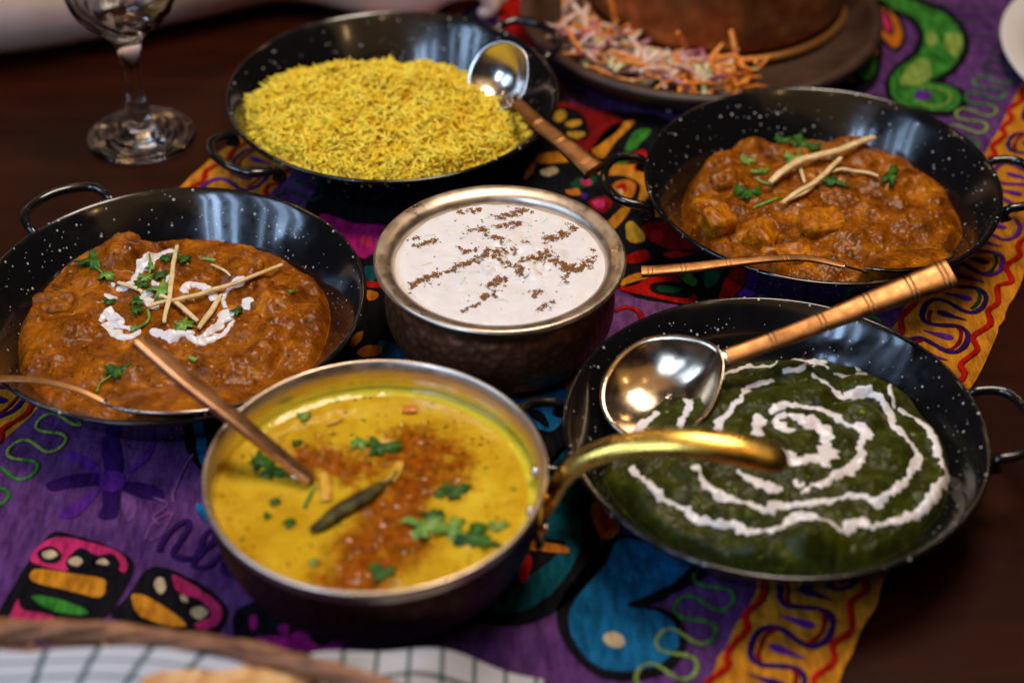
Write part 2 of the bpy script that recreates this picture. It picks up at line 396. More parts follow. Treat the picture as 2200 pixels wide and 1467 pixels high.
# scroll chain of the borders
def scroll(nc, per, A, B, s0, s1, ph=0, npt=22):
    out = []; t = ph; T0 = 0
    for i in range(int((s1-s0)/per*npt)):
        tt = 2*pi*i/npt; out.append(rp(nc+A*sin(tt+ph), s0+per*i/npt+B*sin(2*(tt+ph))*-1))
    return out
for nc, sg in ((N1-BW/2-.0015, 1), (N0+BW/2+.0015, -1)):
    per = .046; npt = 24
    out = scroll(nc, per, .0175, .0075, S0+.02, S1-.02, 0, npt); inn = scroll(nc, per, .0128, .0068, S0+.02, S1-.02, 0, npt)
    for k_ in range(0, len(out)-2, npt*3):
        stitch('purple_scroll_line', out[k_:k_+npt*3+1], .0019, (M_indigo, M_violet)[(k_//(npt*3)) % 2], ZC+.0008, sm=2)
    for k_ in range(0, len(inn)-2, npt*2):
        stitch('inner_scroll_line', inn[k_+4:k_+npt*2-5], .0014, (M_dred, M_dgreen, M_gold)[(k_//(npt*2)) % 3], ZC+.00075, sm=2)
    for k_ in range(int((S1-S0-.06)/per*2)):
        side = 1 if k_ % 2 == 0 else -1; s_ = S0+.02+per*(.25+.5*k_)
        pts = [rp(nc+side*a, s_+b*(1 if side > 0 else 1)) for a, b in ((-.0115, .0000), (-.004, .0012), (.0015, .0026), (.0075, .0024), (.0085, -.0006), (.0045, -.0028), (-.002, -.0020))]
        slab('scroll_drop', catmull(pts, 4, True), ZC+.0012, M_violet if k_ % 3 else M_indigo)
# green chain-stitch meanders beside the borders
for nc, ph in ((N1-BW-.021, 0), (N0+BW+.021, 1.3)):
    full = scroll(nc, .027, .0135, .0045, S0+.02, S1-.02, ph, 14); n = 26
    for i in range(0, len(full)-2, n):
        seg = full[i:i+n+1]
        if len(seg) > 3: stitch('green_chain_stitch', seg, .00125, (M_green, M_lime, M_green, M_dgreen)[(i//n) % 4], chain=True, sm=4)
# motifs traced where they lie on the cloth ------------------------------------------------
def motif(name, pts, mat, lay=1, wob=.0005, smooth=5):
    return slab(name, catmull(PX(pts), smooth, True) if smooth else PX(pts), ZC+.0003+.00035*lay, mat, .0012, wob=wob)
def line(name, pts, wpx, mat, lay=1):
    return stitch(name, PX(pts), wpx/2/3800., mat, ZC+.0003+.00035*lay)
# black ground of the middle medallion
motif('black_medallion', [(660, 430), (900, 300), (1150, 180), (1250, 235), (1440, 260), (1500, 420), (1560, 600), (1660, 680), (1500, 690), (1370, 640), (1300, 620), (1320, 760), (1260, 860), (1240, 1000), (1330, 1080), (1310, 1130), (1200, 1240), (1090, 1330), (960, 1330), (820, 1260), (560, 1150), (430, 1010), (395, 940), (430, 880), (600, 800), (700, 600)], M_bk, 1)
# left flower
motif('flower_petal', [(100, 1040), (150, 1022), (215, 1018), (222, 1040), (160, 1048), (115, 1055)], M_indigo, 1)
motif('flower_petal', [(222, 940), (250, 935), (262, 975), (262, 1015), (228, 1015), (218, 975)], M_indigo, 1)
motif('flower_petal', [(268, 1012), (300, 990), (325, 952), (332, 955), (320, 985), (285, 1015)], M_violet, 1)
motif('flower_petal', [(262, 1035), (310, 1040), (352, 1055), (345, 1075), (300, 1068), (262, 1050)], M_indigo, 1)
motif('flower_petal', [(222, 1055), (255, 1055), (252, 1110), (212, 1112), (220, 1085)], M_indigo, 1)
motif('flower_petal', [(210, 1050), (180, 1070), (135, 1095), (128, 1112), (165, 1110), (205, 1070)], M_violet, 1, )
motif('flower_petal', [(265, 1060), (292, 1075), (290, 1110), (272, 1120), (262, 1085)], M_lpurple, 1)
motif('flower_petal', [(205, 1015), (180, 1005), (145, 980), (150, 970), (190, 985), (215, 1008)], M_violet, 1)
motif('flower_centre', [(218, 1020), (240, 1014), (265, 1020), (268, 1045), (242, 1058), (216, 1048)], M_violet, 2)
for pts in ([(415, 975), (395, 1010), (372, 1060), (375, 1080)], [(345, 1130), (330, 1110), (360, 1085), (330, 1070)], [(310, 1160), (335, 1120), (370, 1105), (345, 1150), (320, 1165)]):
    line('tone_on_tone_line', pts, 7, M_lpurple)
line('indigo_wave_line', [(345, 1185), (360, 1150), (400, 1120), (405, 1140), (375, 1190), (420, 1200), (440, 1150), (465, 1140), (460, 1165), (420, 1205), (420, 1220), (455, 1215), (490, 1170), (505, 1190), (480, 1210), (490, 1235), (520, 1220)], 15, M_indigo)
# the three pink and black house-like motifs
motif('black_motif_ground', [(105, 1150), (160, 1152), (230, 1172), (285, 1205), (280, 1245), (225, 1330), (150, 1345), (0, 1340), (30, 1260)], M_bk, 1, smooth=4)
motif('pink_patch', [(75, 1185), (110, 1158), (165, 1160), (250, 1185), (275, 1215), (265, 1232), (240, 1210), (190, 1190), (150, 1210), (142, 1228), (70, 1210)], M_pink, 2)
motif('black_eye', [(82, 1190), (108, 1176), (132, 1192), (122, 1212), (92, 1208)], M_bk, 3); motif('black_eye', [(145, 1205), (172, 1180), (200, 1195), (198, 1222), (150, 1225)], M_bk, 3); motif('black_eye', [(200, 1205), (235, 1192), (258, 1210), (252, 1225), (205, 1222)], M_bk, 3)
motif('cream_spot', [(92, 1192), (108, 1185), (124, 1194), (112, 1203), (95, 1202)], M_cream, 4); motif('cream_spot', [(149, 1208), (165, 1200), (178, 1208), (168, 1219), (152, 1216)], M_cream, 4); motif('cream_spot', [(207, 1212), (222, 1203), (235, 1214), (222, 1216)], M_cream, 4)
motif('mustard_bar', [(76, 1225), (140, 1232), (220, 1245), (226, 1262), (212, 1285), (140, 1268), (70, 1250)], M_yellow, 2)
motif('green_bar', [(72, 1280), (110, 1285), (180, 1308), (182, 1322), (120, 1315), (80, 1295)], M_green, 2); motif('pink_patch', [(40, 1290), (50, 1310), (115, 1325), (100, 1345), (20, 1350)], M_pink, 2)
motif('black_motif_ground', [(315, 1225), (360, 1222), (440, 1260), (488, 1305), (480, 1345), (440, 1370), (330, 1350), (240, 1325), (275, 1280)], M_bk, 1, smooth=4)
motif('pink_patch', [(370, 1238), (400, 1250), (460, 1290), (478, 1318), (465, 1345), (430, 1355), (420, 1340), (455, 1325), (430, 1290), (385, 1275)], M_pink, 2)
motif('cream_spot', [(338, 1244), (352, 1246), (356, 1268), (345, 1278), (332, 1262)], M_cream, 3); motif('cream_spot', [(386, 1282), (400, 1285), (405, 1296), (392, 1294)], M_cream, 3); motif('cream_spot', [(412, 1312), (432, 1305), (446, 1318), (432, 1332), (414, 1324)], M_cream, 3)
motif('mustard_bar', [(284, 1282), (310, 1282), (360, 1310), (400, 1345), (340, 1340), (295, 1318)], M_yellow, 2)
motif('black_motif_ground', [(500, 1330), (530, 1298), (600, 1290), (700, 1330), (742, 1370), (735, 1410), (640, 1420), (520, 1400)], M_bk, 1, smooth=4)
motif('pink_patch', [(560, 1300), (610, 1302), (650, 1320), (640, 1325), (590, 1312)], M_mag, 2); motif('pink_patch', [(535, 1330), (550, 1325), (552, 1345), (540, 1355)], M_mag, 2)
motif('pink_patch', [(550, 1372), (620, 1366), (660, 1350), (665, 1375), (700, 1390), (735, 1360), (738, 1392), (680, 1402), (600, 1395)], M_mag, 2)
motif('pink_patch', [(600, 1345), (618, 1345), (620, 1362), (602, 1360)], M_mag, 2)
# teal bird shape and its details
motif('black_outline', [(980, 1320), (1100, 1345), (1200, 1310), (1290, 1210), (1275, 1090), (1330, 1000), (1250, 940), (1180, 1000), (1185, 1100), (1000, 1250)], M_bk, 1)
motif('teal_body', [(1020, 1300), (1100, 1318), (1180, 1280), (1245, 1190), (1245, 1120), (1200, 1060), (1185, 1110), (1130, 1160), (1010, 1270)], M_teal, 2)
motif('black_inlay', [(1040, 1275), (1080, 1210), (1100, 1160), (1210, 1165), (1190, 1200), (1110, 1262), (1080, 1300), (1060, 1280)], M_bk, 3)
motif('red_spot', [(1122, 1200), (1142, 1202), (1132, 1250), (1115, 1245)], M_red, 4); motif('red_spot', [(1068, 1238), (1078, 1240), (1082, 1256), (1070, 1254)], M_red, 4); motif('red_spot', [(1040, 1268), (1058, 1270), (1052, 1282), (1040, 1278)], M_red, 4)
motif('orange_bar', [(1108, 1168), (1150, 1165), (1215, 1178), (1218, 1192), (1160, 1188), (1110, 1180)], M_orange, 4)
motif('teal_body', [(1180, 1010), (1230, 960), (1270, 990), (1262, 1060), (1215, 1080), (1185, 1050)], M_teal, 2)
motif('pink_drop', [(1270, 1090), (1290, 1080), (1330, 1110), (1325, 1150), (1295, 1158), (1275, 1125)], M_orange, 3); motif('pink_drop', [(1288, 1100), (1305, 1100), (1318, 1130), (1300, 1140)], M_pink, 4)
# large blue paisley
motif('black_outline', [(1330, 1145), (1520, 1210), (1500, 1250), (1400, 1292), (1365, 1302), (1420, 1305), (1465, 1335), (1475, 1390), (1440, 1440), (1370, 1462), (1290, 1455), (1225, 1400), (1195, 1330), (1215, 1275), (1280, 1200)], M_bk, 1)
motif('blue_body', [(1345, 1158), (1500, 1215), (1480, 1238), (1395, 1278), (1350, 1298), (1360, 1308), (1410, 1315), (1448, 1342), (1458, 1385), (1425, 1422), (1365, 1442), (1290, 1435), (1240, 1388), (1222, 1335), (1240, 1285), (1300, 1215)], M_blue, 2)
motif('cream_spot', [(1297, 1368), (1315, 1360), (1338, 1370), (1342, 1386), (1320, 1394), (1302, 1384)], M_cream, 3)
motif('purple_strip', [(1210, 1280), (1290, 1180), (1310, 1175), (1250, 1260)], M_lpurple, 1)
line('black_line', [(1350, 1302), (1385, 1300), (1440, 1270), (1490, 1225)], 16, M_bk, 3)
# blue patches between dal pan and saag pan, and behind the dal
motif('blue_patch', [(1090, 835), (1150, 812), (1205, 820), (1240, 860), (1215, 900), (1180, 930), (1130, 905), (1100, 870)], M_blue, 2)
motif('gold_leaf', [(1110, 872), (1150, 862), (1158, 872), (1115, 884)], M_gold, 3); motif('gold_leaf', [(1088, 848), (1112, 836), (1112, 850), (1098, 858)], M_gold, 3); motif('orange_spot', [(1212, 818), (1238, 810), (1240, 832), (1222, 845)], M_orange, 3)
motif('black_drop', [(1130, 880), (1165, 890), (1180, 920), (1150, 905)], M_bk, 3)
motif('blue_patch', [(815, 735), (860, 745), (900, 775), (860, 785), (818, 770)], M_blue, 2); motif('orange_leaf', [(768, 758), (790, 745), (818, 748), (815, 765), (780, 770)], M_orange, 3)
motif('orange_leaf', [(752, 740), (762, 722), (780, 715), (775, 735), (758, 748)], M_orange, 3); motif('orange_leaf', [(788, 628), (812, 632), (808, 645), (790, 648)], M_orange, 3)
motif('teal_patch', [(785, 575), (800, 575), (812, 590), (800, 606), (786, 600)], M_teal, 2); motif('red_arc', [(786, 608), (815, 610), (818, 622), (788, 620)], M_red, 3)
motif('magenta_patch', [(690, 462), (760, 482), (830, 490), (830, 520), (800, 548), (775, 556), (740, 520), (700, 490)], M_mag, 2)
motif('pink_leaf', [(775, 512), (800, 514), (800, 535), (778, 530)], M_pink, 3)
motif('blue_patch', [(422, 935), (440, 925), (445, 1000), (428, 990)], M_blue, 2); motif('blue_patch', [(420, 1090), (435, 1085), (450, 1120), (435, 1115)], M_blue, 2)
# busy patches between rice, platter and paneer pans
motif('red_ground', [(1200, 225), (1260, 235), (1340, 265), (1270, 325), (1230, 330), (1195, 290)], M_dred, 2)
motif('black_drop', [(1175, 240), (1225, 235), (1260, 262), (1262, 300), (1220, 302), (1180, 275)], M_bk, 3)
for c_ in ([(1192, 250), (1205, 240), (1217, 250), (1205, 266), (1192, 262)], [(1215, 268), (1240, 262), (1250, 268), (1235, 277), (1218, 276)], [(1220, 288), (1252, 288), (1254, 296), (1240, 302), (1222, 296)]): motif('mustard_petal', c_, M_gold, 4)
motif('mustard_bar', [(1310, 275), (1345, 264), (1362, 266), (1320, 310), (1295, 342), (1272, 322)], M_yellow, 2)
motif('green_bar', [(1365, 285), (1398, 284), (1360, 325), (1342, 325)], M_green, 2); motif('red_patch', [(1362, 330), (1385, 325), (1390, 350), (1370, 340)], M_red, 2)
motif('green_patch', [(1315, 345), (1350, 340), (1352, 350), (1325, 355)], M_green, 3)
motif('mustard_bar', [(1280, 358), (1380, 358), (1400, 375), (1395, 420), (1370, 440), (1375, 400), (1340, 380), (1290, 378)], M_yellow, 2)
motif('mustard_bar', [(1160, 335), (1200, 330), (1220, 350), (1155, 352)], M_yellow, 2); motif('mustard_bar', [(1130, 370), (1150, 352), (1142, 375), (1128, 388)], M_yellow, 2)
motif('cream_spot', [(1162, 370), (1190, 362), (1200, 372), (1180, 382), (1163, 378)], M_cream, 3); motif('red_patch', [(1362, 360), (1385, 356), (1382, 372), (1365, 370)], M_red, 3)
motif('green_patch', [(1225, 398), (1250, 382), (1280, 380), (1275, 400), (1240, 408)], M_dgreen, 2); motif('cream_spot', [(1246, 392), (1264, 388), (1272, 397), (1258, 403)], M_pink, 3)
motif('mustard_ring', [(1318, 398), (1345, 388), (1365, 400), (1360, 425), (1335, 435), (1318, 420)], M_orange, 2); motif('red_patch', [(1325, 402), (1342, 398), (1346, 412), (1330, 414)], M_red, 3); motif('cream_spot', [(1326, 412), (1338, 412), (1336, 422)], M_cream, 4)
motif('orange_petal', [(1215, 412), (1240, 408), (1248, 420), (1225, 422)], M_orange, 2); motif('violet_patch', [(1248, 418), (1262, 420), (1255, 432)], M_violet, 2)
motif('red_patch', [(1265, 435), (1300, 425), (1315, 442), (1290, 462)], M_dred, 2); motif('pink_leaf', [(1272, 436), (1295, 432), (1300, 446), (1285, 452)], M_pink, 3)
motif('mustard_petal', [(1305, 480), (1340, 447), (1355, 450), (1325, 490), (1310, 492)], M_yellow, 2); motif('mustard_petal', [(1345, 485), (1362, 480), (1385, 510), (1380, 522), (1350, 520)], M_gold, 2)
motif('mustard_petal', [(1375, 462), (1410, 452), (1420, 468)], M_yellow, 2)
motif('dark_red_patch', [(1380, 490), (1430, 480), (1500, 530), (1470, 545), (1400, 520)], M_dred, 2); motif('red_patch', [(1345, 552), (1385, 540), (1395, 560), (1350, 568)], M_red, 2); motif('red_patch', [(1430, 545), (1500, 538), (1470, 552), (1435, 555)], M_red, 2); motif('red_patch', [(1398, 502), (1420, 500), (1420, 520), (1400, 522)], M_red, 3)
motif('mustard_petal', [(1335, 605), (1365, 590), (1400, 590), (1370, 612), (1338, 618)], M_yellow, 2)
motif('red_leaf', [(1330, 622), (1400, 598), (1460, 590), (1470, 600), (1500, 650), (1480, 657), (1400, 640)], M_red, 2)
motif('black_drop', [(1400, 612), (1450, 608), (1490, 622), (1480, 642), (1430, 638), (1400, 628)], M_bk, 3); motif('green_leaf', [(1413, 620), (1450, 620), (1466, 628), (1440, 634), (1415, 630)], M_dgreen, 4)
motif('black_drop', [(1452, 590), (1480, 584), (1510, 600), (1500, 626), (1470, 615)], M_bk, 3); motif('green_leaf', [(1458, 594), (1478, 590), (1496, 606), (1490, 618), (1470, 610)], M_green, 4)
motif('green_leaf', [(1512, 590), (1545, 585), (1540, 610), (1520, 622), (1510, 608)], M_dgreen, 3)
motif('red_leaf', [(1545, 640), (1560, 600), (1590, 590), (1600, 610), (1570, 645), (1540, 650)], M_red, 2)
motif('violet_patch', [(1585, 640), (1605, 618), (1640, 612), (1610, 645)], M_violet, 3)
motif('lilac_ground', [(1322, 640), (1400, 650), (1470, 665), (1390, 690), (1325, 735), (1300, 770), (1290, 700)], M_lpurple, 2)
line('red_arc', [(1320, 672), (1345, 664), (1370, 672), (1380, 690), (1375, 705)], 15, M_red, 3)
# green paisley at the far right and petals beside the platter
motif('black_outline', [(1835, -60), (1960, -10), (2050, 30), (2085, 95), (2060, 150), (2030, 175), (2068, 195), (2078, 225), (2050, 250), (1980, 246), (1920, 228), (1900, 190), (1915, 150), (1960, 110), (1970, 70), (1950, 45), (1890, 20), (1835, 10)], M_bk, 1)
motif('green_body', [(1850, -50), (1950, 0), (2035, 38), (2070, 95), (2050, 140), (2010, 168), (1990, 176), (2045, 190), (2064, 215), (2045, 238), (1990, 238), (1930, 222), (1912, 190), (1925, 155), (1975, 118), (1985, 70), (1955, 35), (1890, 10), (1840, -10)], M_green, 2)
motif('lime_patch', [(1940, 165), (1960, 140), (1990, 130), (2000, 165), (1975, 185), (1935, 185)], M_lime, 3); motif('lime_patch', [(2035, 75), (2065, 80), (2065, 110), (2050, 125), (2030, 100)], M_lime, 3); motif('lime_patch', [(1990, 80), (2005, 70), (2012, 95), (1995, 100)], M_lime, 3)
line('lime_ring', [(1965, 222), (2000, 232), (2035, 225), (2040, 205), (2010, 192), (1975, 190)], 9, M_lime, 3)
motif('violet_eye', [(1965, 203), (1985, 198), (2002, 207), (1990, 218), (1968, 215)], M_violet, 4)
motif('black_outline', [(1860, 0), (1900, 5), (1940, 50), (1945, 90), (1925, 112), (1895, 92), (1865, 50)], M_bk, 2)
motif('orange_petal', [(1868, 28), (1900, 22), (1930, 50), (1938, 85), (1922, 106), (1895, 82), (1872, 50)], M_orange, 3); motif('black_drop', [(1885, 30), (1905, 28), (1920, 60), (1915, 82), (1895, 62)], M_bk, 4); motif('pink_drop', [(1893, 35), (1903, 36), (1914, 62), (1910, 78), (1898, 60)], M_pink, 5)
motif('black_outline', [(1700, 200), (1780, 205), (1870, 195), (1895, 130), (1890, 90), (1850, 60), (1780, 100), (1720, 160)], M_bk, 1)
motif('orange_petal', [(1835, 98), (1865, 95), (1884, 110), (1880, 122), (1838, 122)], M_orange, 3); motif('green_petal', [(1845, 130), (1878, 128), (1880, 155), (1862, 172), (1842, 165)], M_green, 3); motif('lime_patch', [(1780, 168), (1830, 168), (1835, 178), (1790, 182)], M_lime, 3); motif('dark_red_patch', [(1830, 128), (1842, 128), (1840, 160), (1828, 150)], M_dred, 3)
# red and magenta patch behind the rice pan
motif('red_ground', [(1040, 20), (1100, -10), (1200, -20), (1235, 40), (1180, 120), (1060, 60)], M_dred, 2); motif('red_patch', [(1060, 10), (1150, 8), (1165, 60), (1110, 75)], M_red, 3); motif('magenta_patch', [(1150, 0), (1195, 5), (1200, 40), (1170, 30)], M_mag, 4); motif('violet_patch', [(1040, 35), (1070, 40), (1065, 60), (1045, 50)], M_violet, 4)
motif('orange_patch', [(770, 12), (810, 14), (812, 40), (775, 40)], M_orange, 2)
for k in range(5):
    line('dark_stitch_row', [(1985, 5+k*14), (2060, 18+k*14), (2140, 22+k*14)], 7, M_indigo if k % 2 else M_dgreen, 1)

# ---------------------------------------------------------------- enamel pans
ZB = .0030
RIMZ = .044   # rim above pan base
def build_pan():
    t = empty('enamel_pan', (0, 0, 0))
    prof = [(.0, .0022), (.05, .0022), (.078, .0024), (.0855, .0045), (.0885, .009), (.1015, .026), (.1165, RIMZ-.0005),
            (.1185, RIMZ+.0009), (.1203, RIMZ+.0003), (.1205, RIMZ-.0016), (.1190, RIMZ-.0026), (.1172, RIMZ-.0028), (.1030, .0245), (.0895, .006), (.0860, .001), (.080, 0), (.05, 0), (0, 0)]
    P = [prof[0]]+smooth_prof(prof[1:5], 4)[:-1]+smooth_prof(prof[4:7], 3)[:-1]+smooth_prof(prof[6:12], 4)[:-1]+smooth_prof(prof[11:], 4)
    V, F = lathe(P, 160); mk('pan_body', V, F, M_enamel, t)
    for sg in (1, -1):
        Q = [(.1170, -.029, RIMZ-.010), (.1215, -.029, RIMZ-.004), (.131, -.0285, RIMZ-.002), (.140, -.024, RIMZ-.0010), (.146, -.012, RIMZ-.0005), (.1475, 0, RIMZ)]
        Q = Q+[(a, -b, c) for a, b, c in Q[-2::-1]]
        Q = [(sg*a, b, c) for a, b, c in Q]
        V, F = tube(catmull(Q, 6), .0031, 12, up=(0, 0, 1)); h = mk('handle', V, F, M_black, t)
        for e in (0, -1):
            c_ = Q[e]; V, F = tube([(c_[0]-sg*.0008, c_[1], c_[2]-.003), (c_[0]+sg*.0025, c_[1], c_[2]), (c_[0]+sg*.001, c_[1], c_[2]+.004)], [.003, .0052, .003], 12); mk('weld', V, F, M_black, h)
    return t
PC = {'left': (-.2109, .8765), 'green': (.1495, .7595), 'rice': (-.088, 1.1247), 'right': (.2095, 1.0133)}
pan0 = build_pan()
for k, (ang, lab) in {'left': (131, 'black speckled enamel pan at the left holding orange curry with cream strokes'),
                      'rice': (40, 'black speckled enamel pan heaped with yellow rice'),
                      'right': (180, 'black speckled enamel pan at the upper right holding curry with paneer cubes'),
                      'green': (183, 'black speckled enamel pan at the lower right holding dark green spinach curry')}.items():
    c_ = PC[k]
    if k == 'left': o = pan0; o.location = (*c_, ZB); o.rotation_euler = (0, 0, R(ang))
    else: o = copy_tree(pan0, (*c_, ZB), (0, 0, R(ang)))
    tag(o, lab, 'pan', 'black speckled enamel pans')

# ---------------------------------------------------------------- food surfaces
def radial(outline, c):
    P = np.array(outline)[:, :2]-c; a = np.arctan2(P[:, 1], P[:, 0]); r = np.hypot(P[:, 0], P[:, 1]); i = np.argsort(a)
    a = a[i]; r = r[i]; A = np.r_[a-2*pi, a, a+2*pi]; Rr = np.r_[r, r, r]
    g = np.linspace(-pi, pi, 361); rr = np.interp(g, A, Rr)
    k = np.ones(9)/9; rr = np.convolve(np.r_[rr[-5:-1], rr, rr[1:5]], k, 'valid')
    return lambda th_: np.interp(th_, g, rr)
def food(name, center, outline, Hf, mat, Rmax, label, cat, n=300, attrs=None):
    c = np.array(center); u = np.linspace(-1, 1, n); X, Y = np.meshgrid(u, u)
    # square to disc mapping
    a = X*np.sqrt(1-Y*Y/2)*Rmax+c[0]; b = Y*np.sqrt(1-X*X/2)*Rmax+c[1]
    Z = Hf(a.ravel(), b.ravel()).reshape(a.shape)
    V = np.stack([a, b, Z], -1).reshape(-1, 3); i = np.arange(n*n).reshape(n, n)
    F = np.stack([i[:-1, :-1], i[:-1, 1:], i[1:, 1:], i[1:, :-1]], -1).reshape(-1, 4)
    o = mk(name, V, F, mat, base=(c[0], c[1], float(Z.min())))
    for nm, fn in (attrs or {}).items():
        at = o.data.attributes.new(nm, 'FLOAT', 'POINT'); at.data.foreach_set('value', fn(V[:, 0], V[:, 1]).astype(np.float32))
    return tag(o, label, cat)
def blob(x, y, cx, cy, rx, ry, ang, h, pw=2.0, k=1.6):
    ca, sa = cos(ang), sin(ang); dx = x-cx; dy = y-cy; u = (dx*ca+dy*sa)/rx; v = (-dx*sa+dy*ca)/ry
    q = (np.abs(u)**pw+np.abs(v)**pw)**(1/pw); return h*(1-sst(.35, 1.25, q))
def distline(x, y, P):
    P = np.array(P)[:, :2]; d = np.full(x.shape, 9.)
    for a, b in zip(P[:-1], P[1:]):
        ab = b-a; t = np.clip(((x-a[0])*ab[0]+(y-a[1])*ab[1])/(ab@ab+1e-12), 0, 1)
        d = np.minimum(d, np.hypot(x-a[0]-t*ab[0], y-a[1]-t*ab[1]))
    return d

def wall(x, y, c):
    r = np.hypot(x-c[0], y-c[1]); return ZB-.0007+np.interp(r, [0, .0855, .0885, .1015, .1165, .125], [.0022, .0040, .009, .026, RIMZ-.0005, RIMZ+.002])
# --- left curry
cl = np.array(PC['left'])
outL = [W(x, y, z) for x, y, z in [(160, 540, .028), (90, 600, .028), (45, 660, .028), (25, 720, .028), (28, 770, .028), (60, 830, .028), (718, 680, .029), (712, 620, .028), (670, 575, .028), (600, 535, .028), (540, 515, .028), (480, 503, .028), (400, 501, .028), (320, 510, .028), (270, 503, .029), (215, 510, .028), (700, 740, .03)]]
outL = [p[:2] for p in outL]+[cl+.106*np.array([cos(t), sin(t)]) for t in np.radians(np.arange(-150, -29, 10))]
RL = radial(outL, cl)
LUMPL = [(262, 545, .018, .015, .3, .010), (655, 520+150, .016, .012, .8, .006), (520, 590, .016, .012, -.4, .006), (600, 640, .018, .013, .5, .006), (520, 560, .012, .010, .2, .005), (320, 790, .019, .013, .3, .006), (150, 700, .020, .014, .2, .005), (200, 640, .014, .011, .9, .005),
         (590, 700, .015, .012, .5, .006), (470, 780, .018, .012, -.3, .005), (90, 760, .015, .012, .3, .004), (400, 700, .02, .014, .1, .004), (560, 760, .014, .010, 1, .005), (310, 850, .013, .010, 0, .004), (650, 600, .012, .010, 0, .004), (380, 560, .014, .010, .2, .003)]
LUMPL = [(*W(a, b, .033)[:2], c, d, e, f) for a, b, c, d, e, f in LUMPL]
def HL(x, y):
    dx = x-cl[0]; dy = y-cl[1]; q = np.hypot(dx, dy)/RL(np.arctan2(dy, dx))
    h = .0285+.003*(1-q*q)
    for L in LUMPL: h = h+blob(x, y, *L[:2], L[2], L[3], L[4], L[5], 2.6)
    e = 1-sst(.90, 1.03, q)
    h = h+e*(.0034*fbm(x, y, 60, 2, 1)+.0009*(fbm(x, y, 240, 2, 2)))
    return np.maximum(h*e+(1-e)*.016, wall(x, y, cl))
M_curry = food_mat('tomato_curry', [(.30, (.050, .011, .0004)), (.44, (.180, .044, .0012)), (.56, (.295, .082, .0020)), (.70, (.56, .190, .006))], 62, .26,
                   specks=[(300, .30, (.05, .018, .004), .75), (210, .16, (.62, .30, .03), .8), (420, .3, (.48, .10, .01), .7), (120, .10, (.02, .01, .004), .86)],
                   bumps=((110, .4, .0012), (330, .40, .0006)), fine=(230, (.66, .22, .006), (.060, .012, .0004)), sss=.02)
food('curry', cl, outL, HL, M_curry, .1145, 'orange brown chicken curry with cream strokes, in the left pan', 'curry')

# --- right curry
cr = np.array(PC['right'])
outR = [W(x, y, z)[:2] for x, y, z in [(1470, 380, .034), (1463, 440, .034), (1500, 330, .033), (1560, 300, .033), (1612, 282, .035), (1680, 292, .031), (1740, 282, .033), (1800, 290, .030), (1830, 283, .033), (1900, 300, .031), (1950, 330, .032), (1965, 340, .03), (2010, 370, .030), (2050, 400, .03), (2075, 440, .03), (2092, 500, .030)]]
outR = outR+[cr+.103*np.array([cos(t), sin(t)]) for t in np.radians(np.arange(-155, -19, 10))]
RR_ = radial(outR, cr)
LUMPR = [(1610, 300, .013, .012, .3, .005), (1545, 330, .016, .012, .3, .005), (1830, 300, .014, .012, 0, .006), (1950, 380, .018, .013, .2, .006), (1700, 320, .016, .012, .2, .003), (1850, 500, .02, .014, .1, .004), (1960, 480, .018, .013, .6, .005), (1750, 330, .015, .012, .3, .003),
         (1570, 380, .018, .013, 0, .004), (1880, 400, .015, .012, 0, .004), (2010, 450, .014, .012, 0, .004), (1640, 560, .016, .012, 0, .005), (1800, 560, .016, .010, 0, .003), (1520, 470, .012, .012, 0, .003)]
LUMPR = [(*W(a, b, .036)[:2], c, d, e, f) for a, b, c, d, e, f in LUMPR]
def HR(x, y):
    dx = x-cr[0]; dy = y-cr[1]; q = np.hypot(dx, dy)/RR_(np.arctan2(dy, dx))
    h = .0295+.007*(1-q*q)
    for L in LUMPR: h = h+blob(x, y, *L[:2], L[2], L[3], L[4], L[5], 2.6)
    e = 1-sst(.88, 1.03, q)
    h = h+e*(.0040*fbm(x, y, 66, 2, 11)+.0012*(fbm(x, y, 240, 2, 12)))
    return np.maximum(h*e+(1-e)*.013, wall(x, y, cr))
M_curry2 = food_mat('onion_curry', [(.30, (.045, .010, .0004)), (.44, (.170, .043, .0012)), (.56, (.290, .084, .0020)), (.70, (.56, .200, .007))], 66, .26,
                    specks=[(300, .30, (.06, .02, .004), .72), (200, .17, (.66, .34, .04), .76), (420, .3, (.50, .12, .01), .7), (120, .10, (.02, .01, .004), .86)],
                    bumps=((120, .45, .0014), (330, .40, .0006)), fine=(210, (.68, .25, .008), (.05, .010, .0004)), sss=.02)
food('curry', cr, outR, HR, M_curry2, .1135, 'chunky brown onion curry around paneer cubes in the upper right pan', 'curry')

# --- spinach
cg = np.array(PC['green'])
outG = [W(x, y, z)[:2] for x, y, z in [(1330, 930, .034), (1290, 980, .034), (1275, 1030, .034), (1400, 860, .034), (1500, 800, .034), (1600, 765, .034), (1700, 757, .036), (1800, 770, .034), (1900, 800, .034), (1930, 830, .033), (1975, 850, .033), (2020, 905, .033), (2055, 960, .033), (2060, 1020, .033), (2050, 1080, .033), (1990, 1140, .034)]]
outG = outG+[cg+.104*np.array([cos(t), sin(t)]) for t in np.radians(np.arange(-150, -39, 10))]
RG = radial(outG, cg)
LUMPG = [(1850, 830, .013, .011, .2, .006), (1905, 850, .014, .012, .4, .006), (1700, 800, .016, .010, .1, .005), (1600, 870, .014, .012, 0, .003), (1850, 900, .014, .013, 0, .005), (1750, 1150, .016, .011, 0, .006), (1640, 1150, .016, .010, 0, .002), (1920, 970, .012, .016, 0, .003), (1900, 1050, .014, .012, 0, .004),
         (1480, 1000, .014, .012, 0, .003), (1640, 960, .014, .012, 0, .003), (1570, 1100, .014, .010, 0, .003), (1750, 850, .012, .010, 0, .003), (1520, 870, .012, .012, 0, .003), (1390, 1050, .013, .011, 0, .002)]
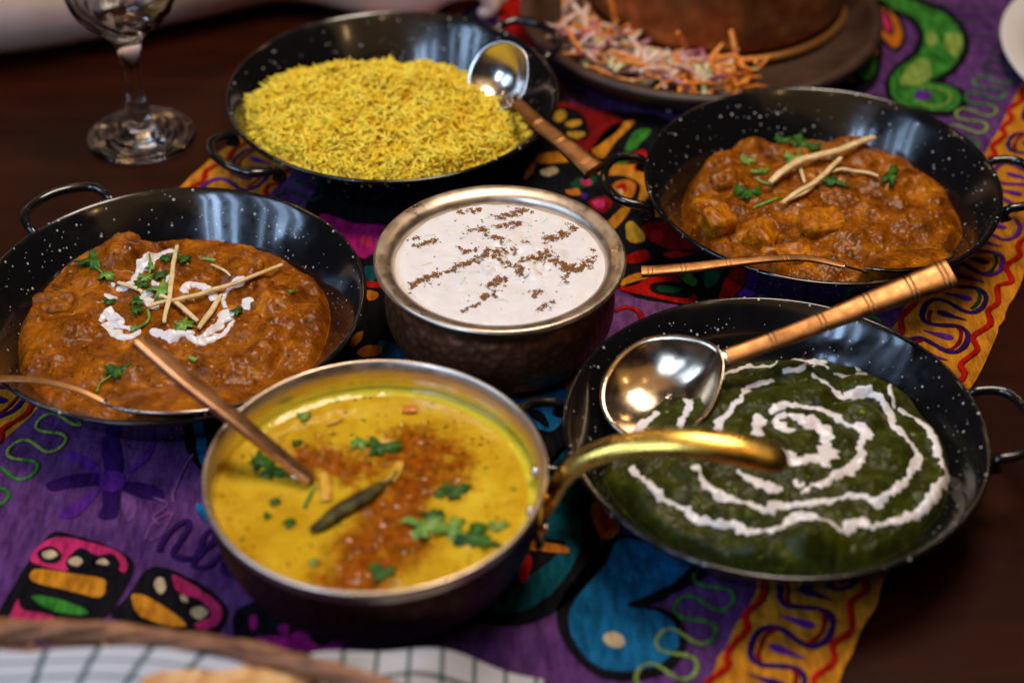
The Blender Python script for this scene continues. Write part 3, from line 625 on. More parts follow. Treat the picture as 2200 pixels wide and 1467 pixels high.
LUMPG = [(*W(a, b, .042)[:2], c, d, e, f) for a, b, c, d, e, f in LUMPG]
def HG(x, y):
    dx = x-cg[0]; dy = y-cg[1]; q = np.hypot(dx, dy)/RG(np.arctan2(dy, dx))
    h = .034+.0125*(1-q*q)
    for L in LUMPG: h = h+blob(x, y, *L[:2], L[2], L[3], L[4], L[5]*1.3, 2.2)
    e = 1-sst(.90, 1.03, q)
    h = h+e*(.0036*fbm(x, y, 52, 2, 21)+.0008*(fbm(x, y, 260, 2, 22)))
    return np.maximum(h*e+(1-e)*.014, wall(x, y, cg))
M_spinach = food_mat('spinach_puree', [(.30, (.007, .009, .0008)), (.45, (.024, .029, .0018)), (.58, (.042, .050, .003)), (.72, (.078, .086, .005))], 70, .38,
                     specks=[(170, .20, (.15, .20, .012), .78), (330, .28, (.012, .02, .003), .6), (90, .12, (.24, .30, .02), .9)],
                     bumps=((130, .35, .0012), (420, .2, .0005)), sss=.02, fine=(220, (.085, .105, .006), (.006, .008, .001)), spec=.16)
food('spinach_curry', cg, outG, HG, M_spinach, .1125, 'dark green spinach curry mounded under white cream rings in the lower right pan', 'spinach curry')

# --- rice
ci = np.array(PC['rice'])
outI = [W(x, y, z)[:2] for x, y, z in [(535, 190, .040), (530, 240, .038), (545, 290, .038), (580, 180, .043), (640, 150, .045), (720, 160, .045), (800, 150, .045), (870, 150, .045), (950, 150, .044), (1020, 165, .043), (1080, 220, .042), (1120, 260, .04), (1142, 290, .038)]]
outI = outI+[ci+.1135*np.array([cos(t), sin(t)]) for t in np.radians(np.arange(-150, -39, 10))]
RI = radial(outI, ci)
def HI(x, y):
    dx = x-ci[0]; dy = y-ci[1]; q = np.hypot(dx, dy)/RI(np.arctan2(dy, dx))
    e = 1-sst(.92, 1.04, q)
    h = .0425+.0195*(1-q**2)
    return np.maximum(h*e+(1-e)*.012+e*.0062*fbm(x, y, 62, 3, 31), wall(x, y, ci))
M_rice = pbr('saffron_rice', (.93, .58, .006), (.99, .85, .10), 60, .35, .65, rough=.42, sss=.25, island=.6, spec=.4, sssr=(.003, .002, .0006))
def rice():
    root = empty('rice', (ci[0], ci[1], .03))
    n = 150; u = np.linspace(-1, 1, n); X, Y = np.meshgrid(u, u); a = X*np.sqrt(1-Y*Y/2)*.112+ci[0]; b = Y*np.sqrt(1-X*X/2)*.112+ci[1]
    Z = np.maximum(HI(a.ravel(), b.ravel())-.002, wall(a.ravel(), b.ravel(), ci)).reshape(a.shape)
    V = np.stack([a, b, Z], -1).reshape(-1, 3); i = np.arange(n*n).reshape(n, n)
    F = np.stack([i[:-1, :-1], i[:-1, 1:], i[1:, 1:], i[1:, :-1]], -1).reshape(-1, 4)
    # grains
    N = 13000; th_ = rng.uniform(0, 2*pi, N); r = np.sqrt(rng.uniform(0, 1, N))*.118; x = ci[0]+r*np.cos(th_); y = ci[1]+r*np.sin(th_)
    q = r/RI(np.arctan2(y-ci[1], x-ci[0])); k = (q < 1.0) & (r < .1110+.002*(y > ci[1])); x = x[k]; y = y[k]; q = q[k]; N = len(x)
    z = np.maximum(HI(x, y)+rng.uniform(-.0034, .0040, N)*(1-.4*q), wall(x, y, ci)+.0030)
    yaw = rng.uniform(0, 2*pi, N); pit = rng.normal(0, .50, N); L = rng.uniform(.0034, .0052, N); rad = rng.uniform(.00070, .00092, N); bend = rng.normal(0, .05, N)
    ts = np.array([-1, -.72, -.2, .35, .8, 1.]); rs = np.array([.25, .8, 1, .97, .72, .2]); ns = 5
    D = np.stack([np.cos(yaw)*np.cos(pit), np.sin(yaw)*np.cos(pit), np.sin(pit)], 1); S = np.stack([-np.sin(yaw), np.cos(yaw), 0*yaw], 1); U = np.cross(D, S)
    C0 = np.stack([x, y, z], 1); GV = np.zeros((N, len(ts), ns, 3))
    for j, (t, rr) in enumerate(zip(ts, rs)):
        c_ = C0+D*(L*t)[:, None]+S*(bend*L*(t*t))[:, None]
        for m_ in range(ns):
            an = 2*pi*m_/ns; GV[:, j, m_] = c_+(S*cos(an)+U*sin(an))*(rad*rr)[:, None]
    nv = len(ts)*ns; base = np.arange(N)*nv; Fq = []
    for j in range(len(ts)-1):
        for m_ in range(ns):
            m2 = (m_+1) % ns; Fq.append([j*ns+m_, j*ns+m2, (j+1)*ns+m2, (j+1)*ns+m_])
    Fq.append([0, 4, 3, 2]); Fq.append([0, 2, 1, 0][:3]+[0]); e = (len(ts)-1)*ns
    Fq = Fq[:-2]; Fq = np.array(Fq); GF = (base[:, None, None]+Fq[None]).reshape(-1, 4)
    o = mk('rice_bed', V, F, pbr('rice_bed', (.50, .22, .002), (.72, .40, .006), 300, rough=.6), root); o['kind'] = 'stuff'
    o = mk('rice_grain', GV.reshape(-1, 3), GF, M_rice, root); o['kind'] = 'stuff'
    tag(root, 'bright yellow saffron rice heaped in the far pan', 'rice', kind='stuff')
rice()

# ---------------------------------------------------------------- raita bowl
ZR = .0705; kR = (CZ-ZR)/.667
rc = np.array([-.0082*kR/1.0, .9232*kR]); RRi = .0809*kR
def raita_bowl():
    t = empty('copper_bowl', (rc[0], rc[1], ZB-.001)); z0 = ZR-(ZB-.001); r = RRi
    c = (rc[0], rc[1], ZB-.001)
    rim = [(.0655, z0-.016), (.0650, z0-.010), (.0656, z0-.0055), (.0682, z0-.0022), (.0725, z0-.0004), (.0762, z0), (r-.0006, z0-.0008), (r, z0-.0022), (r-.0012, z0-.0034), (.0750, z0-.0040), (.0705, z0-.0060), (.0682, z0-.0095), (.0680, z0-.013)]
    V, F = lathe(smooth_prof(rim, 4), 160, c); mk('rim', V, F, M_rim, t)
    body = [(.0681, z0-.0125), (.0684, z0-.016), (.0705, z0-.022), (.0722, z0-.032), (.0712, z0-.044), (.0660, z0-.056), (.0570, z0-.064), (.045, z0-.0675), (.02, z0-.0682), (0, z0-.0683)]
    V, F = lathe(smooth_prof(body, 6), 160, c); mk('bowl_body', V, F, M_hammer, t)
    inner = [(.0650, z0-.010), (.0652, z0-.02), (.067, z0-.03), (.066, z0-.045), (.05, z0-.062), (0, z0-.065)]
    V, F = lathe(smooth_prof(inner, 5), 96, c); mk('steel_lining', V, F, M_steel, t)
    tag(t, 'hammered copper bowl with wide metal rim holding white yoghurt raita at the centre', 'bowl')
raita_bowl()
ZRF = ZR-.0068
def HRa(x, y):
    q = np.hypot(x-rc[0], y-rc[1])/.0652
    a = np.exp(-((x-rc[0]-.006)**2+(y-rc[1]+.002)**2)/.0009)
    return ZRF+.0007*fbm(x, y, 40, 3, 41)+.0008*fbm(x, y, 110, 2, 44)+.0036*a*np.clip(fbm(x, y, 75, 3, 42)+.12, 0, 1)*1.8-.0012*sst(.9, 1.0, q)
M_raita = food_mat('yoghurt', [(.3, (.74, .70, .68)), (.7, (.84, .80, .78))], 60, .38, specks=[(160, .09, (.25, .28, .20), .86), (330, .13, (.42, .36, .28), .86)], bumps=((90, .25, .0009),), sss=.3, coat=.15)
food('raita', rc, None, HRa, M_raita, .0662, 'white yoghurt raita dusted with ground cumin in the central bowl', 'raita', n=220)
def c8(p): return (780+p[0]/3.188, 380+p[1]/3.188)
M_cumin = pbr('ground_cumin', (.14, .046, .003), (.32, .125, .010), 500, rough=.8, island=.8)
def cumin():
    strokes = [([(590, 215), (700, 240), (810, 228)], 22, 150), ([(930, 290), (1040, 245), (1140, 215)], 26, 190), ([(740, 360), (880, 350), (1050, 330)], 22, 210), ([(960, 345), (1060, 330), (1060, 300)], 16, 80), ([(1240, 430), (1350, 400), (1470, 355)], 20, 220),
               ([(830, 410), (900, 425), (960, 450), (1130, 450)], 16, 130), ([(660, 490), (700, 515), (780, 505)], 16, 70), ([(250, 428), (310, 425), (380, 412)], 9, 50), ([(370, 472), (430, 450), (490, 430)], 14, 80), ([(660, 605), (760, 575), (860, 545), (960, 515), (1050, 520)], 22, 330),
               ([(900, 560), (960, 600), (1080, 600), (1180, 560), (1260, 525)], 22, 380), ([(1240, 560), (1340, 590), (1400, 640), (1390, 700)], 24, 260), ([(1380, 620), (1450, 640), (1520, 600), (1580, 570)], 24, 260), ([(330, 745), (390, 720), (450, 690), (520, 670), (630, 635)], 15, 330),
               ([(860, 740), (920, 710), (960, 700)], 24, 170), ([(820, 835), (860, 815), (925, 795)], 14, 110), ([(750, 890), (800, 870)], 9, 40), ([(680, 935), (710, 905)], 7, 14), ([(1050, 630), (1080, 660), (1080, 690)], 16, 70), ([(1140, 778), (1170, 785)], 7, 16), ([(1170, 830), (1220, 790)], 13, 60), ([(1215, 910), (1250, 880), (1300, 865)], 13, 60), ([(1380, 325), (1440, 330)], 6, 14), ([(1570, 500), (1600, 505)], 6, 8)]
    pts = []
    for P, sd, n in strokes:
        Q = catmull(P, 12)
        for _ in range(max(2, int(n/5))):
            p = Q[rng.integers(len(Q))]; k = 1 if rng.random() < .85 else 2.4; cx_, cy_ = p[0]+rng.normal(0, sd*.7*k), p[1]+rng.normal(0, sd*.55*k); m_ = int(rng.integers(3, 26)) if k == 1 else 3
            for _q in range(m_): pts.append(c8((cx_+rng.normal(0, 8), cy_+rng.normal(0, 5.5))))
    for _ in range(110): pts.append(c8((rng.uniform(300, 1620), rng.uniform(220, 930))))
    V = []; F = []
    ico = [(1, 0, 0), (-.9, .1, 0), (0, 1, .1), (.1, -1, 0), (0, 0, .8), (0, 0, -.8)]; fc = [(0, 2, 4), (2, 1, 4), (1, 3, 4), (3, 0, 4), (2, 0, 5), (1, 2, 5), (3, 1, 5), (0, 3, 5)]
    for (px, py) in pts:
        p = W(px, py, ZRF)
        if np.hypot(p[0]-rc[0], p[1]-rc[1]) > .0635: continue
        z = float(HRa(p[:1], p[1:2])[0]); s = .00026+.00052*rng.random()**2; a = rng.uniform(0, pi); o = len(V)
        st = rng.uniform(.8, 1.9)
        for v in ico:
            x_, y_ = v[0]*s*st, v[1]*s; V.append((p[0]+x_*cos(a)-y_*sin(a), p[1]+x_*sin(a)+y_*cos(a), z+.0001+v[2]*s*.7))
        F += [tuple(o+i for i in f) for f in fc]
    o = mk('ground_cumin', V, F, M_cumin, base=(rc[0], rc[1], ZRF), smooth=False)
    tag(o, 'brown ground cumin sprinkled in streaks over the white raita', 'spice', kind='stuff')
cumin()
# cucumber shreds sunk in the raita
M_cuke = pbr('cucumber', (.60, .62, .46), (.72, .73, .62), 200, rough=.3, sss=.2)
for i, (a, b, an, dk) in enumerate([(1245, 300, 1.0, 0), (1015, 625, 1.2, 0), (700, 420, .2, 1), (440, 600, .5, 1), (760, 660, .3, 1), (1130, 685, .8, 0), (950, 850, -.2, 1), (1120, 330, -.6, 1), (880, 355, .1, 1), (690, 700, 1.3, 0), (1370, 740, .1, 0), (460, 400, .2, 1)]):
    p = W(*c8((a, b)), ZRF); z = float(HRa(p[:1], p[1:2])[0]); d = np.array([cos(an), sin(an), 0])*.0035
    V, F = tube(catmull([p-d, p+np.array([.0004, .0006, 0]), p+d], 5)+np.array([0, 0, z-ZRF-.0002]), .0009, 6, flat=.6); o = mk('cucumber_shred', V, F, M_cuke, base=(p[0], p[1], z))
    tag(o, 'pale cucumber shred half sunk in the white raita', 'cucumber', 'cucumber shreds in the raita')

# ---------------------------------------------------------------- dal pan
ZD = .080; kD = (CZ-ZD)/.667; dc = np.array([-.0747, .7222])*kD; RD = .0949*kD
def dal_pan():
    b0 = ZB-.001; t = empty('brass_handled_pan', (dc[0], dc[1], b0)); z0 = ZD-b0; r = RD; c = (dc[0], dc[1], b0)
    rim = [(r-.0050, z0-.0100), (r-.0046, z0-.0055), (r-.0030, z0-.0018), (r-.0014, z0), (r, z0-.0007), (r+.0002, z0-.0020), (r-.0012, z0-.0032), (r-.0026, z0-.0055), (r-.0030, z0-.010)]
    V, F = lathe(smooth_prof(rim, 4), 160, c); mk('rim', V, F, M_rim, t)
    inner = [(r-.0050, z0-.0095), (r-.0052, z0-.02), (r-.0075, z0-.035), (r-.018, z0-.055), (r-.04, z0-.068), (0, z0-.07)]
    V, F = lathe(smooth_prof(inner, 5), 128, c); mk('steel_lining', V, F, M_steel, t)
    body = [(r-.0030, z0-.0095), (r-.0025, z0-.016), (r-.004, z0-.03), (r-.010, z0-.046), (r-.024, z0-.064), (r-.036, z0-.0735), (r-.05, z0-.0765), (.02, z0-.078), (0, z0-.078)]
    V, F = lathe(smooth_prof(body, 6), 128, c); mk('pan_body', V, F, M_dark_hammer, t)
    H = [(1168, 1108, .048, 30), (1185, 1075, .058, 40), (1210, 1028, .072, 46), (1262, 985, .086, 54), (1350, 957, .098, 62), (1460, 950, .105, 70), (1570, 962, .105, 76), (1650, 980, .101, 74), (1682, 990, .099, 52), (1692, 993, .098, 14)]
    Q = catmull([np.r_[W(a, b, z), w_] for a, b, z, w_ in H], 8); P = Q[:, :3]
    V, F = tube(P, Q[:, 3]/2/4150., 20, up=(0, -.35, 1), flat=.62); h = mk('handle', V, F, M_brass, t)
    p = np.array(P[0]); n_ = np.array([p[0]-dc[0], p[1]-dc[1], 0]); n_ /= np.linalg.norm(n_); sd = np.array([-n_[1], n_[0], 0])
    cen = np.array([dc[0], dc[1], 0])+n_*(RD-.0035); cen[2] = .052
    V, F = tube([cen-sd*.02, cen+sd*.02], .010, 12, up=(0, 0, 1), flat=1.0, power=3); V = [v-n_*(np.dot(v-cen, n_)*.72) for v in map(np.array, V)]
    mk('mounting_plate', V, F, M_brass, h)
    for s_ in (-1, 1):
        a_ = cen+sd*s_*.014+n_*.002; V, F = tube([a_, a_+n_*.0022, a_+n_*.003], [.0032, .0028, .001], 10, up=(0, 0, 1)); mk('rivet', V, F, M_steel, h)
    for px, py in ((1140, 1018), (1126, 1100)):   # rivet heads inside the wall
        a_ = W(px, py, .068); d_ = np.array([a_[0]-dc[0], a_[1]-dc[1], 0]); d_ /= np.linalg.norm(d_); a_ = np.array([dc[0], dc[1], 0])+d_*(RD-.0052)+np.array([0, 0, .0690])
        V, F = tube([a_, a_-d_*.0022, a_-d_*.0034], [.0042, .0036, .0012], 14, up=(0, 0, 1)); mk('rivet', V, F, M_steel, h)
    tag(t, 'round dark bottomed pan with polished rim and curved brass handle holding yellow dal', 'pan')
dal_pan()
ZDF = .0612
def c4p(p): return (400+p[0]/2.529, 740+p[1]/2.529)
oil = [W(*c4p(p), ZDF) for p in [(640, 620), (780, 620), (880, 660), (1000, 650), (1180, 560), (1300, 500)]]
oil2 = [W(*c4p(p), ZDF) for p in [(1330, 640), (1200, 780), (1120, 900), (1050, 1040), (980, 1130), (940, 1260)]]
oil3 = [W(*c4p(p), ZDF) for p in [(1200, 780), (1180, 900), (1200, 1040), (1080, 1180)]]
def m_oil(x, y):
    d = np.minimum(np.minimum(distline(x, y, oil)-.001, distline(x, y, oil2)-.0085), distline(x, y, oil3)-.006)
    return .95*(1-sst(-.007, .014, d-.0065+.012*fbm(x, y, 80, 4, 51)+.006*fbm(x, y, 420, 2, 53)))
def m_foam(x, y):
    dx = x-dc[0]; dy = y-dc[1]; q = np.hypot(dx, dy)/(RD-.006); a = np.arctan2(dy, dx)
    return sst(.935, .965, q+.010*fbm(x, y, 60, 3, 55))*sst(-.9, -.3, a)*(1-sst(2.3, 2.8, a))*.85
def HD(x, y):
    dx = x-dc[0]; dy = y-dc[1]; q = np.hypot(dx, dy)/(RD-.006)
    return ZDF+.0005*fbm(x, y, 30, 3, 61)+.00025*fbm(x, y, 140, 3, 62)+.0006*m_foam(x, y)+.0006*m_oil(x, y)*fbm(x, y, 200, 2, 63)+.0008*sst(.95, 1.0, q)
M_dal = food_mat('dal', [(.3, (.44, .22, .006)), (.5, (.60, .36, .014)), (.72, (.72, .51, .035))], 30, .16,
                 specks=[(210, .26, (.16, .075, .004), .66), (130, .24, (.10, .16, .008), .74), (170, .24, (.60, .17, .004), .78)], fine=(70, (.66, .40, .008), (.34, .15, .003)),
                 mask=[('foam', ((.66, .52, .02), (.74, .62, .05))), ('oil', ((.11, .018, .0006), (.34, .070, .002)))], bumps=((90, .15, .0006),), sss=.2, coat=.3, rv=.06)
food('dal', dc, None, HD, M_dal, RD-.0048, 'yellow lentil dal topped with red brown chilli oil in the brass handled pan', 'dal', n=260, attrs={'oil': m_oil, 'foam': m_foam})

# ---------------------------------------------------------------- cream lines
M_creamy = pbr('cream', (.74, .68, .66), (.84, .78, .76), 120, rough=.28, sss=.35, sssr=(.004, .003, .002), bscale=200, bstr=.15)
def ribbon(name, H, pts, wpx, parent, th_=.0005, seed=0, ragged=.72, zoff=0):
    P3 = np.array([onto(H, x, y) for x, y in pts]); w_ = np.ones(len(pts))*wpx if np.isscalar(wpx) else np.array(wpx, float)
    Q = catmull(np.c_[P3[:, :2], w_*1.22/2/3650.], 10); d = np.r_[0, np.cumsum(np.hypot(*np.diff(Q[:, :2], axis=0).T))]
    n = max(8, int(d[-1]/.0006)); s = np.linspace(0, d[-1], n); Q = np.stack([np.interp(s, d, Q[:, i]) for i in range(3)], 1)
    T = np.gradient(Q[:, :2], axis=0); T /= np.linalg.norm(T, axis=1)[:, None]; Nn = np.stack([-T[:, 1], T[:, 0]], 1)
    endt = np.minimum(1, np.minimum(s, d[-1]-s)/(Q[:, 2]+1e-6)*1.1+.35)**.6
    V = []; us = np.linspace(-1, 1, 9)
    nl = 1+ragged*(fbm(s, s*0+seed*3.1, 170, 2, seed)*1.1+.35*fbm(s, s*0+seed, 600, 1, seed+9)); nr = 1+ragged*(fbm(s, s*0+seed*5.7+9, 230, 2, seed+3)*1.5+.35*fbm(s, s*0+seed+4, 600, 1, seed+5))
    for i in range(n):
        for u in us:
            hw = Q[i, 2]*endt[i]*(nl[i] if u < 0 else nr[i]); x, y = Q[i, :2]+Nn[i]*u*hw
            V.append((x, y, th_*(1-u**4)*min(1, endt[i]*1.2)-.0004*abs(u)**6+zoff))
    V = np.array(V); V[:, 2] += H(V[:, 0], V[:, 1]); k = len(us); i = np.arange(n*k).reshape(n, k)
    F = np.stack([i[:-1, :-1], i[1:, :-1], i[1:, 1:], i[:-1, 1:]], -1).reshape(-1, 4)
    return mk(name, V, F, M_creamy, parent)
def c3(p): return (p[0]/2.529, 380+p[1]/2.529)
def c5(p): return (1180+p[0]/2.096, 560+p[1]/2.096)
t = empty('cream_swirl', (cl[0], cl[1], .034)); tag(t, 'broken white cream strokes poured on the orange curry in the left pan', 'cream')
for i, (P, w_) in enumerate([([(955, 408), (905, 408), (860, 425), (800, 460), (760, 500), (735, 550), (715, 575)], [10, 16, 20, 19, 16, 13, 8]), ([(725, 572), (690, 590), (650, 612), (630, 618)], [12, 14, 12, 6]), ([(605, 580), (625, 595)], [9, 8]),
                             ([(800, 615), (785, 660), (810, 695), (870, 712)], [20, 24, 22, 10]), ([(820, 555), (850, 585), (890, 580), (925, 540), (945, 510)], [6, 10, 9, 8, 6]), ([(600, 640), (612, 665)], [22, 20]),
                             ([(600, 705), (580, 745), (545, 790)], [14, 18, 10]), ([(580, 760), (640, 768), (655, 790), (610, 800), (560, 800)], [16, 16, 18, 14, 8]), ([(560, 800), (620, 840), (690, 865), (740, 850), (760, 830)], [12, 16, 18, 12, 8]), ([(640, 790), (700, 820), (760, 830)], [14, 10, 8]),
                             ([(815, 835), (870, 850), (930, 862), (1000, 850), (1060, 850)], [8, 16, 18, 14, 10]), ([(1010, 862), (1080, 895), (1110, 890), (1190, 865), (1240, 825), (1270, 780)], [7, 14, 22, 16, 12, 8]), ([(1285, 735), (1230, 750), (1210, 790), (1150, 840), (1090, 880)], [12, 22, 20, 14, 8]),
                             ([(1010, 635), (1005, 605), (1040, 585), (1090, 590), (1140, 630), (1180, 670)], [16, 18, 16, 15, 18, 20]), ([(1180, 670), (1220, 640), (1250, 600), (1300, 575), (1330, 580)], [18, 14, 12, 16, 10]), ([(1215, 675), (1225, 715)], [10, 7]), ([(1318, 668), (1345, 690), (1335, 725)], [14, 19, 16]), ([(940, 520), (930, 560), (915, 590)], [9, 10, 7])]):
    ribbon('cream_line', HL, [c3(p) for p in P], np.array(w_)*1.18, t, seed=i+1, th_=.0009, ragged=.5)
t = empty('cream_spiral', (cg[0], cg[1], .05)); tag(t, 'white cream spiral with ragged rings on the green spinach curry', 'cream')
GC = [([(1060, 680), (1030, 720), (1060, 760), (1110, 760)], [16, 20, 16, 8]), ([(1075, 690), (1140, 705), (1200, 750), (1240, 800), (1250, 860), (1250, 930)], [22, 34, 34, 34, 32, 24]),
      ([(995, 690), (1040, 655), (1100, 645), (1180, 662), (1260, 690), (1340, 735), (1370, 745)], [10, 16, 18, 17, 15, 12, 8]), ([(1365, 745), (1425, 770), (1415, 830), (1390, 890), (1340, 950), (1260, 985), (1180, 1015), (1135, 1050)], [10, 18, 17, 17, 19, 16, 16, 12]), ([(1105, 985), (1125, 1010), (1150, 1000)], [14, 16, 10]),
      ([(1050, 840), (1095, 885), (1150, 900), (1215, 875)], [14, 22, 24, 20]), ([(940, 690), (935, 740), (950, 790)], [22, 24, 22]), ([(770, 770), (775, 720), (810, 680), (860, 620), (900, 570), (960, 548), (1015, 545)], [16, 14, 13, 13, 15, 14, 8]),
      ([(850, 940), (890, 975), (950, 1005), (1050, 1035)], [10, 14, 18, 22]), ([(960, 1010), (1000, 1030), (1050, 1025)], [10, 18, 14]), ([(1180, 515), (1230, 540), (1290, 590), (1340, 622)], [12, 14, 16, 18]), ([(1335, 622), (1420, 590), (1480, 610), (1520, 660), (1555, 715)], [18, 17, 15, 15, 12]),
      ([(1535, 700), (1550, 740), (1590, 780), (1630, 820), (1662, 880), (1640, 930), (1600, 1000), (1540, 1050), (1450, 1095)], [12, 14, 16, 17, 15, 17, 16, 15, 16]), ([(1460, 1088), (1400, 1060), (1330, 1058)], [10, 13, 13]), ([(1340, 1055), (1250, 1080), (1150, 1090), (1040, 1105), (960, 1120), (890, 1085)], [9, 13, 14, 15, 18, 14]),
      ([(900, 1092), (800, 1070), (740, 1035), (690, 990), (650, 920)], [12, 16, 15, 15, 14]), ([(590, 775), (595, 725), (625, 680)], [17, 17, 14]), ([(622, 685), (630, 620), (680, 580), (730, 550)], [16, 17, 15, 12]), ([(520, 620), (590, 590), (640, 570), (700, 545)], [14, 16, 10, 8]), ([(370, 790), (430, 730), (490, 680)], [18, 22, 15]),
      ([(370, 925), (420, 985), (480, 1040), (540, 1085), (620, 1115)], [13, 15, 16, 17, 15]), ([(615, 1112), (650, 1155), (730, 1178), (830, 1195), (940, 1215), (1045, 1205)], [11, 13, 15, 15, 18, 14]), ([(1040, 1205), (1100, 1155), (1160, 1145), (1210, 1150)], [12, 17, 17, 14]), ([(1205, 1160), (1270, 1180), (1330, 1225)], [14, 14, 14]), ([(1330, 1225), (1370, 1180), (1445, 1185)], [12, 17, 16]),
      ([(1440, 1195), (1560, 1170), (1650, 1140), (1720, 1090)], [16, 15, 17, 16]), ([(1715, 1100), (1740, 1040), (1785, 990), (1795, 950)], [16, 16, 15, 12]), ([(1790, 960), (1765, 890), (1745, 830), (1710, 760), (1640, 705), (1570, 665)], [14, 16, 15, 15, 16, 17]), ([(1560, 660), (1545, 620), (1520, 560), (1490, 520), (1430, 500)], [14, 9, 8, 7, 6]),
      ([(1030, 428), (1120, 445), (1230, 452), (1320, 470), (1395, 500)], [8, 12, 13, 11, 8]), ([(1050, 490), (1130, 482), (1210, 465), (1260, 488)], [10, 12, 10, 6]), ([(1280, 508), (1350, 520), (1430, 508)], [8, 13, 9]), ([(755, 545), (800, 505), (870, 485), (960, 475), (1020, 468)], [8, 12, 12, 14, 10]), ([(1000, 480), (1025, 450)], [12, 8]), ([(905, 448), (950, 432), (1000, 425)], [5, 7, 4])]
for i, (P, w_) in enumerate(GC):
    ribbon('cream_line', HG, [c5(p) for p in P], np.array(w_)*1.0, t, seed=i+31, th_=.00045)

# ---------------------------------------------------------------- ginger strips
M_ginger = pbr('ginger', (.66, .44, .18), (.82, .62, .34), 150, rough=.45, sss=.25, stretch=(1, 1, 1))
def ginger(H, pts, wpx, label, group, lift=.0015, k=3800.):
    P = np.array([onto(H, x, y) for x, y in pts]); P = catmull(P, 6); P[:, :2] += .0006*np.stack([fbm(P[:, 0], P[:, 1], 90, 2, 71), fbm(P[:, 0], P[:, 1], 90, 2, 73)], 1); P[:, 2] = np.maximum(P[:, 2], H(P[:, 0], P[:, 1]))
    zs = P[:, 2]; e = np.ones(5)/5; P[:, 2] = np.convolve(np.r_[[zs[0]]*2, zs, [zs[-1]]*2], e, 'valid')+lift
    n = len(P); r = wpx/2/k*(1-.25*np.abs(np.linspace(-1, 1, n))**2.5); V, F = tube(P, r, 8, flat=.6, power=3.5)
    o = mk('ginger_strip', V, F, M_ginger, base=P[n//2], auto=True); tag(o, label, 'ginger', group)
GL = 'ginger strips on the left curry'; GRt = 'ginger strips on the paneer curry'
for P, w_, lf, lb in [([(965, 400), (940, 560), (925, 680), (897, 820)], 12, .0035, 'upright pale ginger strip reaching from the cream arc down to the lower cream stroke'),
                  ([(640, 590), (710, 612), (775, 640)], 11, .002, 'short ginger strip at the left end of the cream'),
                  ([(815, 735), (870, 712), (1000, 688), (1110, 660), (1225, 630), (1350, 575), (1535, 508)], 13, .004, 'longest ginger strip slanting up to the right across the cream'),
                  ([(870, 665), (960, 705), (1030, 760), (1078, 805)], 12, .003, 'ginger strip crossing under the long one toward the lower right'),
                  ([(1205, 672), (1150, 755), (1085, 845)], 14, .003, 'ginger strip slanting down to the lower cream ring on its right'),
                  ([(1150, 492), (1205, 515), (1252, 556)], 7, .002, 'thin curved ginger strip above the right cream hook')]:
    ginger(HL, [c3(p) for p in P], w_, lb, GL, lf)
def c2(p): return (1100+p[0]/2, p[1]/2)
for P, w_, lf, lb in [([(1105, 825), (1165, 770), (1230, 735), (1400, 685), (1550, 635)], 19, .007, 'thickest ginger strip lying across the paneer curry'),
                  ([(1160, 900), (1225, 850), (1300, 810), (1370, 750), (1410, 705)], 13, .005, 'ginger strip whose lower end rests on a paneer cube'),
                  ([(1185, 885), (1260, 845), (1335, 790)], 9, .004, 'short ginger strip beside the lower end of the others'),
                  ([(1372, 760), (1430, 745), (1500, 755), (1572, 772)], 9, .003, 'thin ginger strip pointing right on the paneer curry'),
                  ([(1222, 690), (1240, 740), (1258, 795)], 9, .002, 'small ginger strip under the thickest one')]:
    ginger(HR, [c2(p) for p in P], w_, lb, GRt, lf, 3350.)

# ---------------------------------------------------------------- coriander
M_leaf = pbr('coriander_green', (.010, .050, .004), (.045, .15, .012), 160, rough=.4, sss=.1, spec=.25, bscale=300, bstr=.4)
M_leafl = pbr('coriander_light', (.07, .19, .015), (.22, .36, .05), 160, rough=.38, sss=.15)
def leaf_mesh(p, size, ang, seed, lobes=3, elong=1.0):
    r_ = random.Random(seed); pts = []
    cols_ = []
    n = 54
    for i in range(n):
        a = 2*pi*i/n; rr = .55+.30*abs(cos(lobes*.5*(a)))**.7+.13*cos(lobes*3*a+r_.random()*.6)+.05*r_.random()
        if abs(a-pi) < .45: rr *= .45
        x = cos(a)*rr*elong; y = sin(a)*rr*.9; pts.append((x, y))
    V = [(0, 0, .10)]; F = []
    for f_ in (.5, 1.0):
        for (x, y) in pts: V.append((x*f_, y*f_, .10-.28*f_*f_*(1+.9*sin(3*math.atan2(y, x)+seed))+.16*r_.random()*f_))
    for i in range(n):
        j = (i+1) % n; F.append((0, 1+i, 1+j)); F.append((1+i, 1+n+i, 1+n+j, 1+j))
    ca, sa = cos(ang), sin(ang); V = [(p[0]+size*(x*ca-y*sa), p[1]+size*(x*sa+y*ca), p[2]+size*z) for x, y, z in V]
    return V, F
def coriander(H, px, py, size, ang, label, group, seed, stem=None, mat=None, lift=.0022, elong=1.0, name='coriander_leaf'):
    p = onto(H, px, py); p[2] += lift
    V, F = leaf_mesh(p, size, ang, seed, 3, elong); o = mk(name, V, F, mat or M_leaf, base=p, solid=.0003); tag(o, label, 'coriander', group)
    if stem:
        S = np.array([onto(H, x, y) for x, y in stem]); S[:, 2] += lift*.8; V, F = tube(catmull(S, 6), .0007, 7); mk('stem', V, F, M_leafl, o)
    return o
def chop(H, pts, wpx, label, group, mat=None, k=3700., flat=.8, lift=.001):
    P = np.array([onto(H, x, y) for x, y in pts]); P[:, 2] += lift; P = catmull(P, 5); V, F = tube(P, wpx/2/k, 8, flat=flat)
    o = mk('chopped_coriander', V, F, mat or M_leafl, base=P[0]); tag(o, label, 'coriander', group)
CL = 'coriander on the left curry'; CRg = 'coriander on the paneer curry'
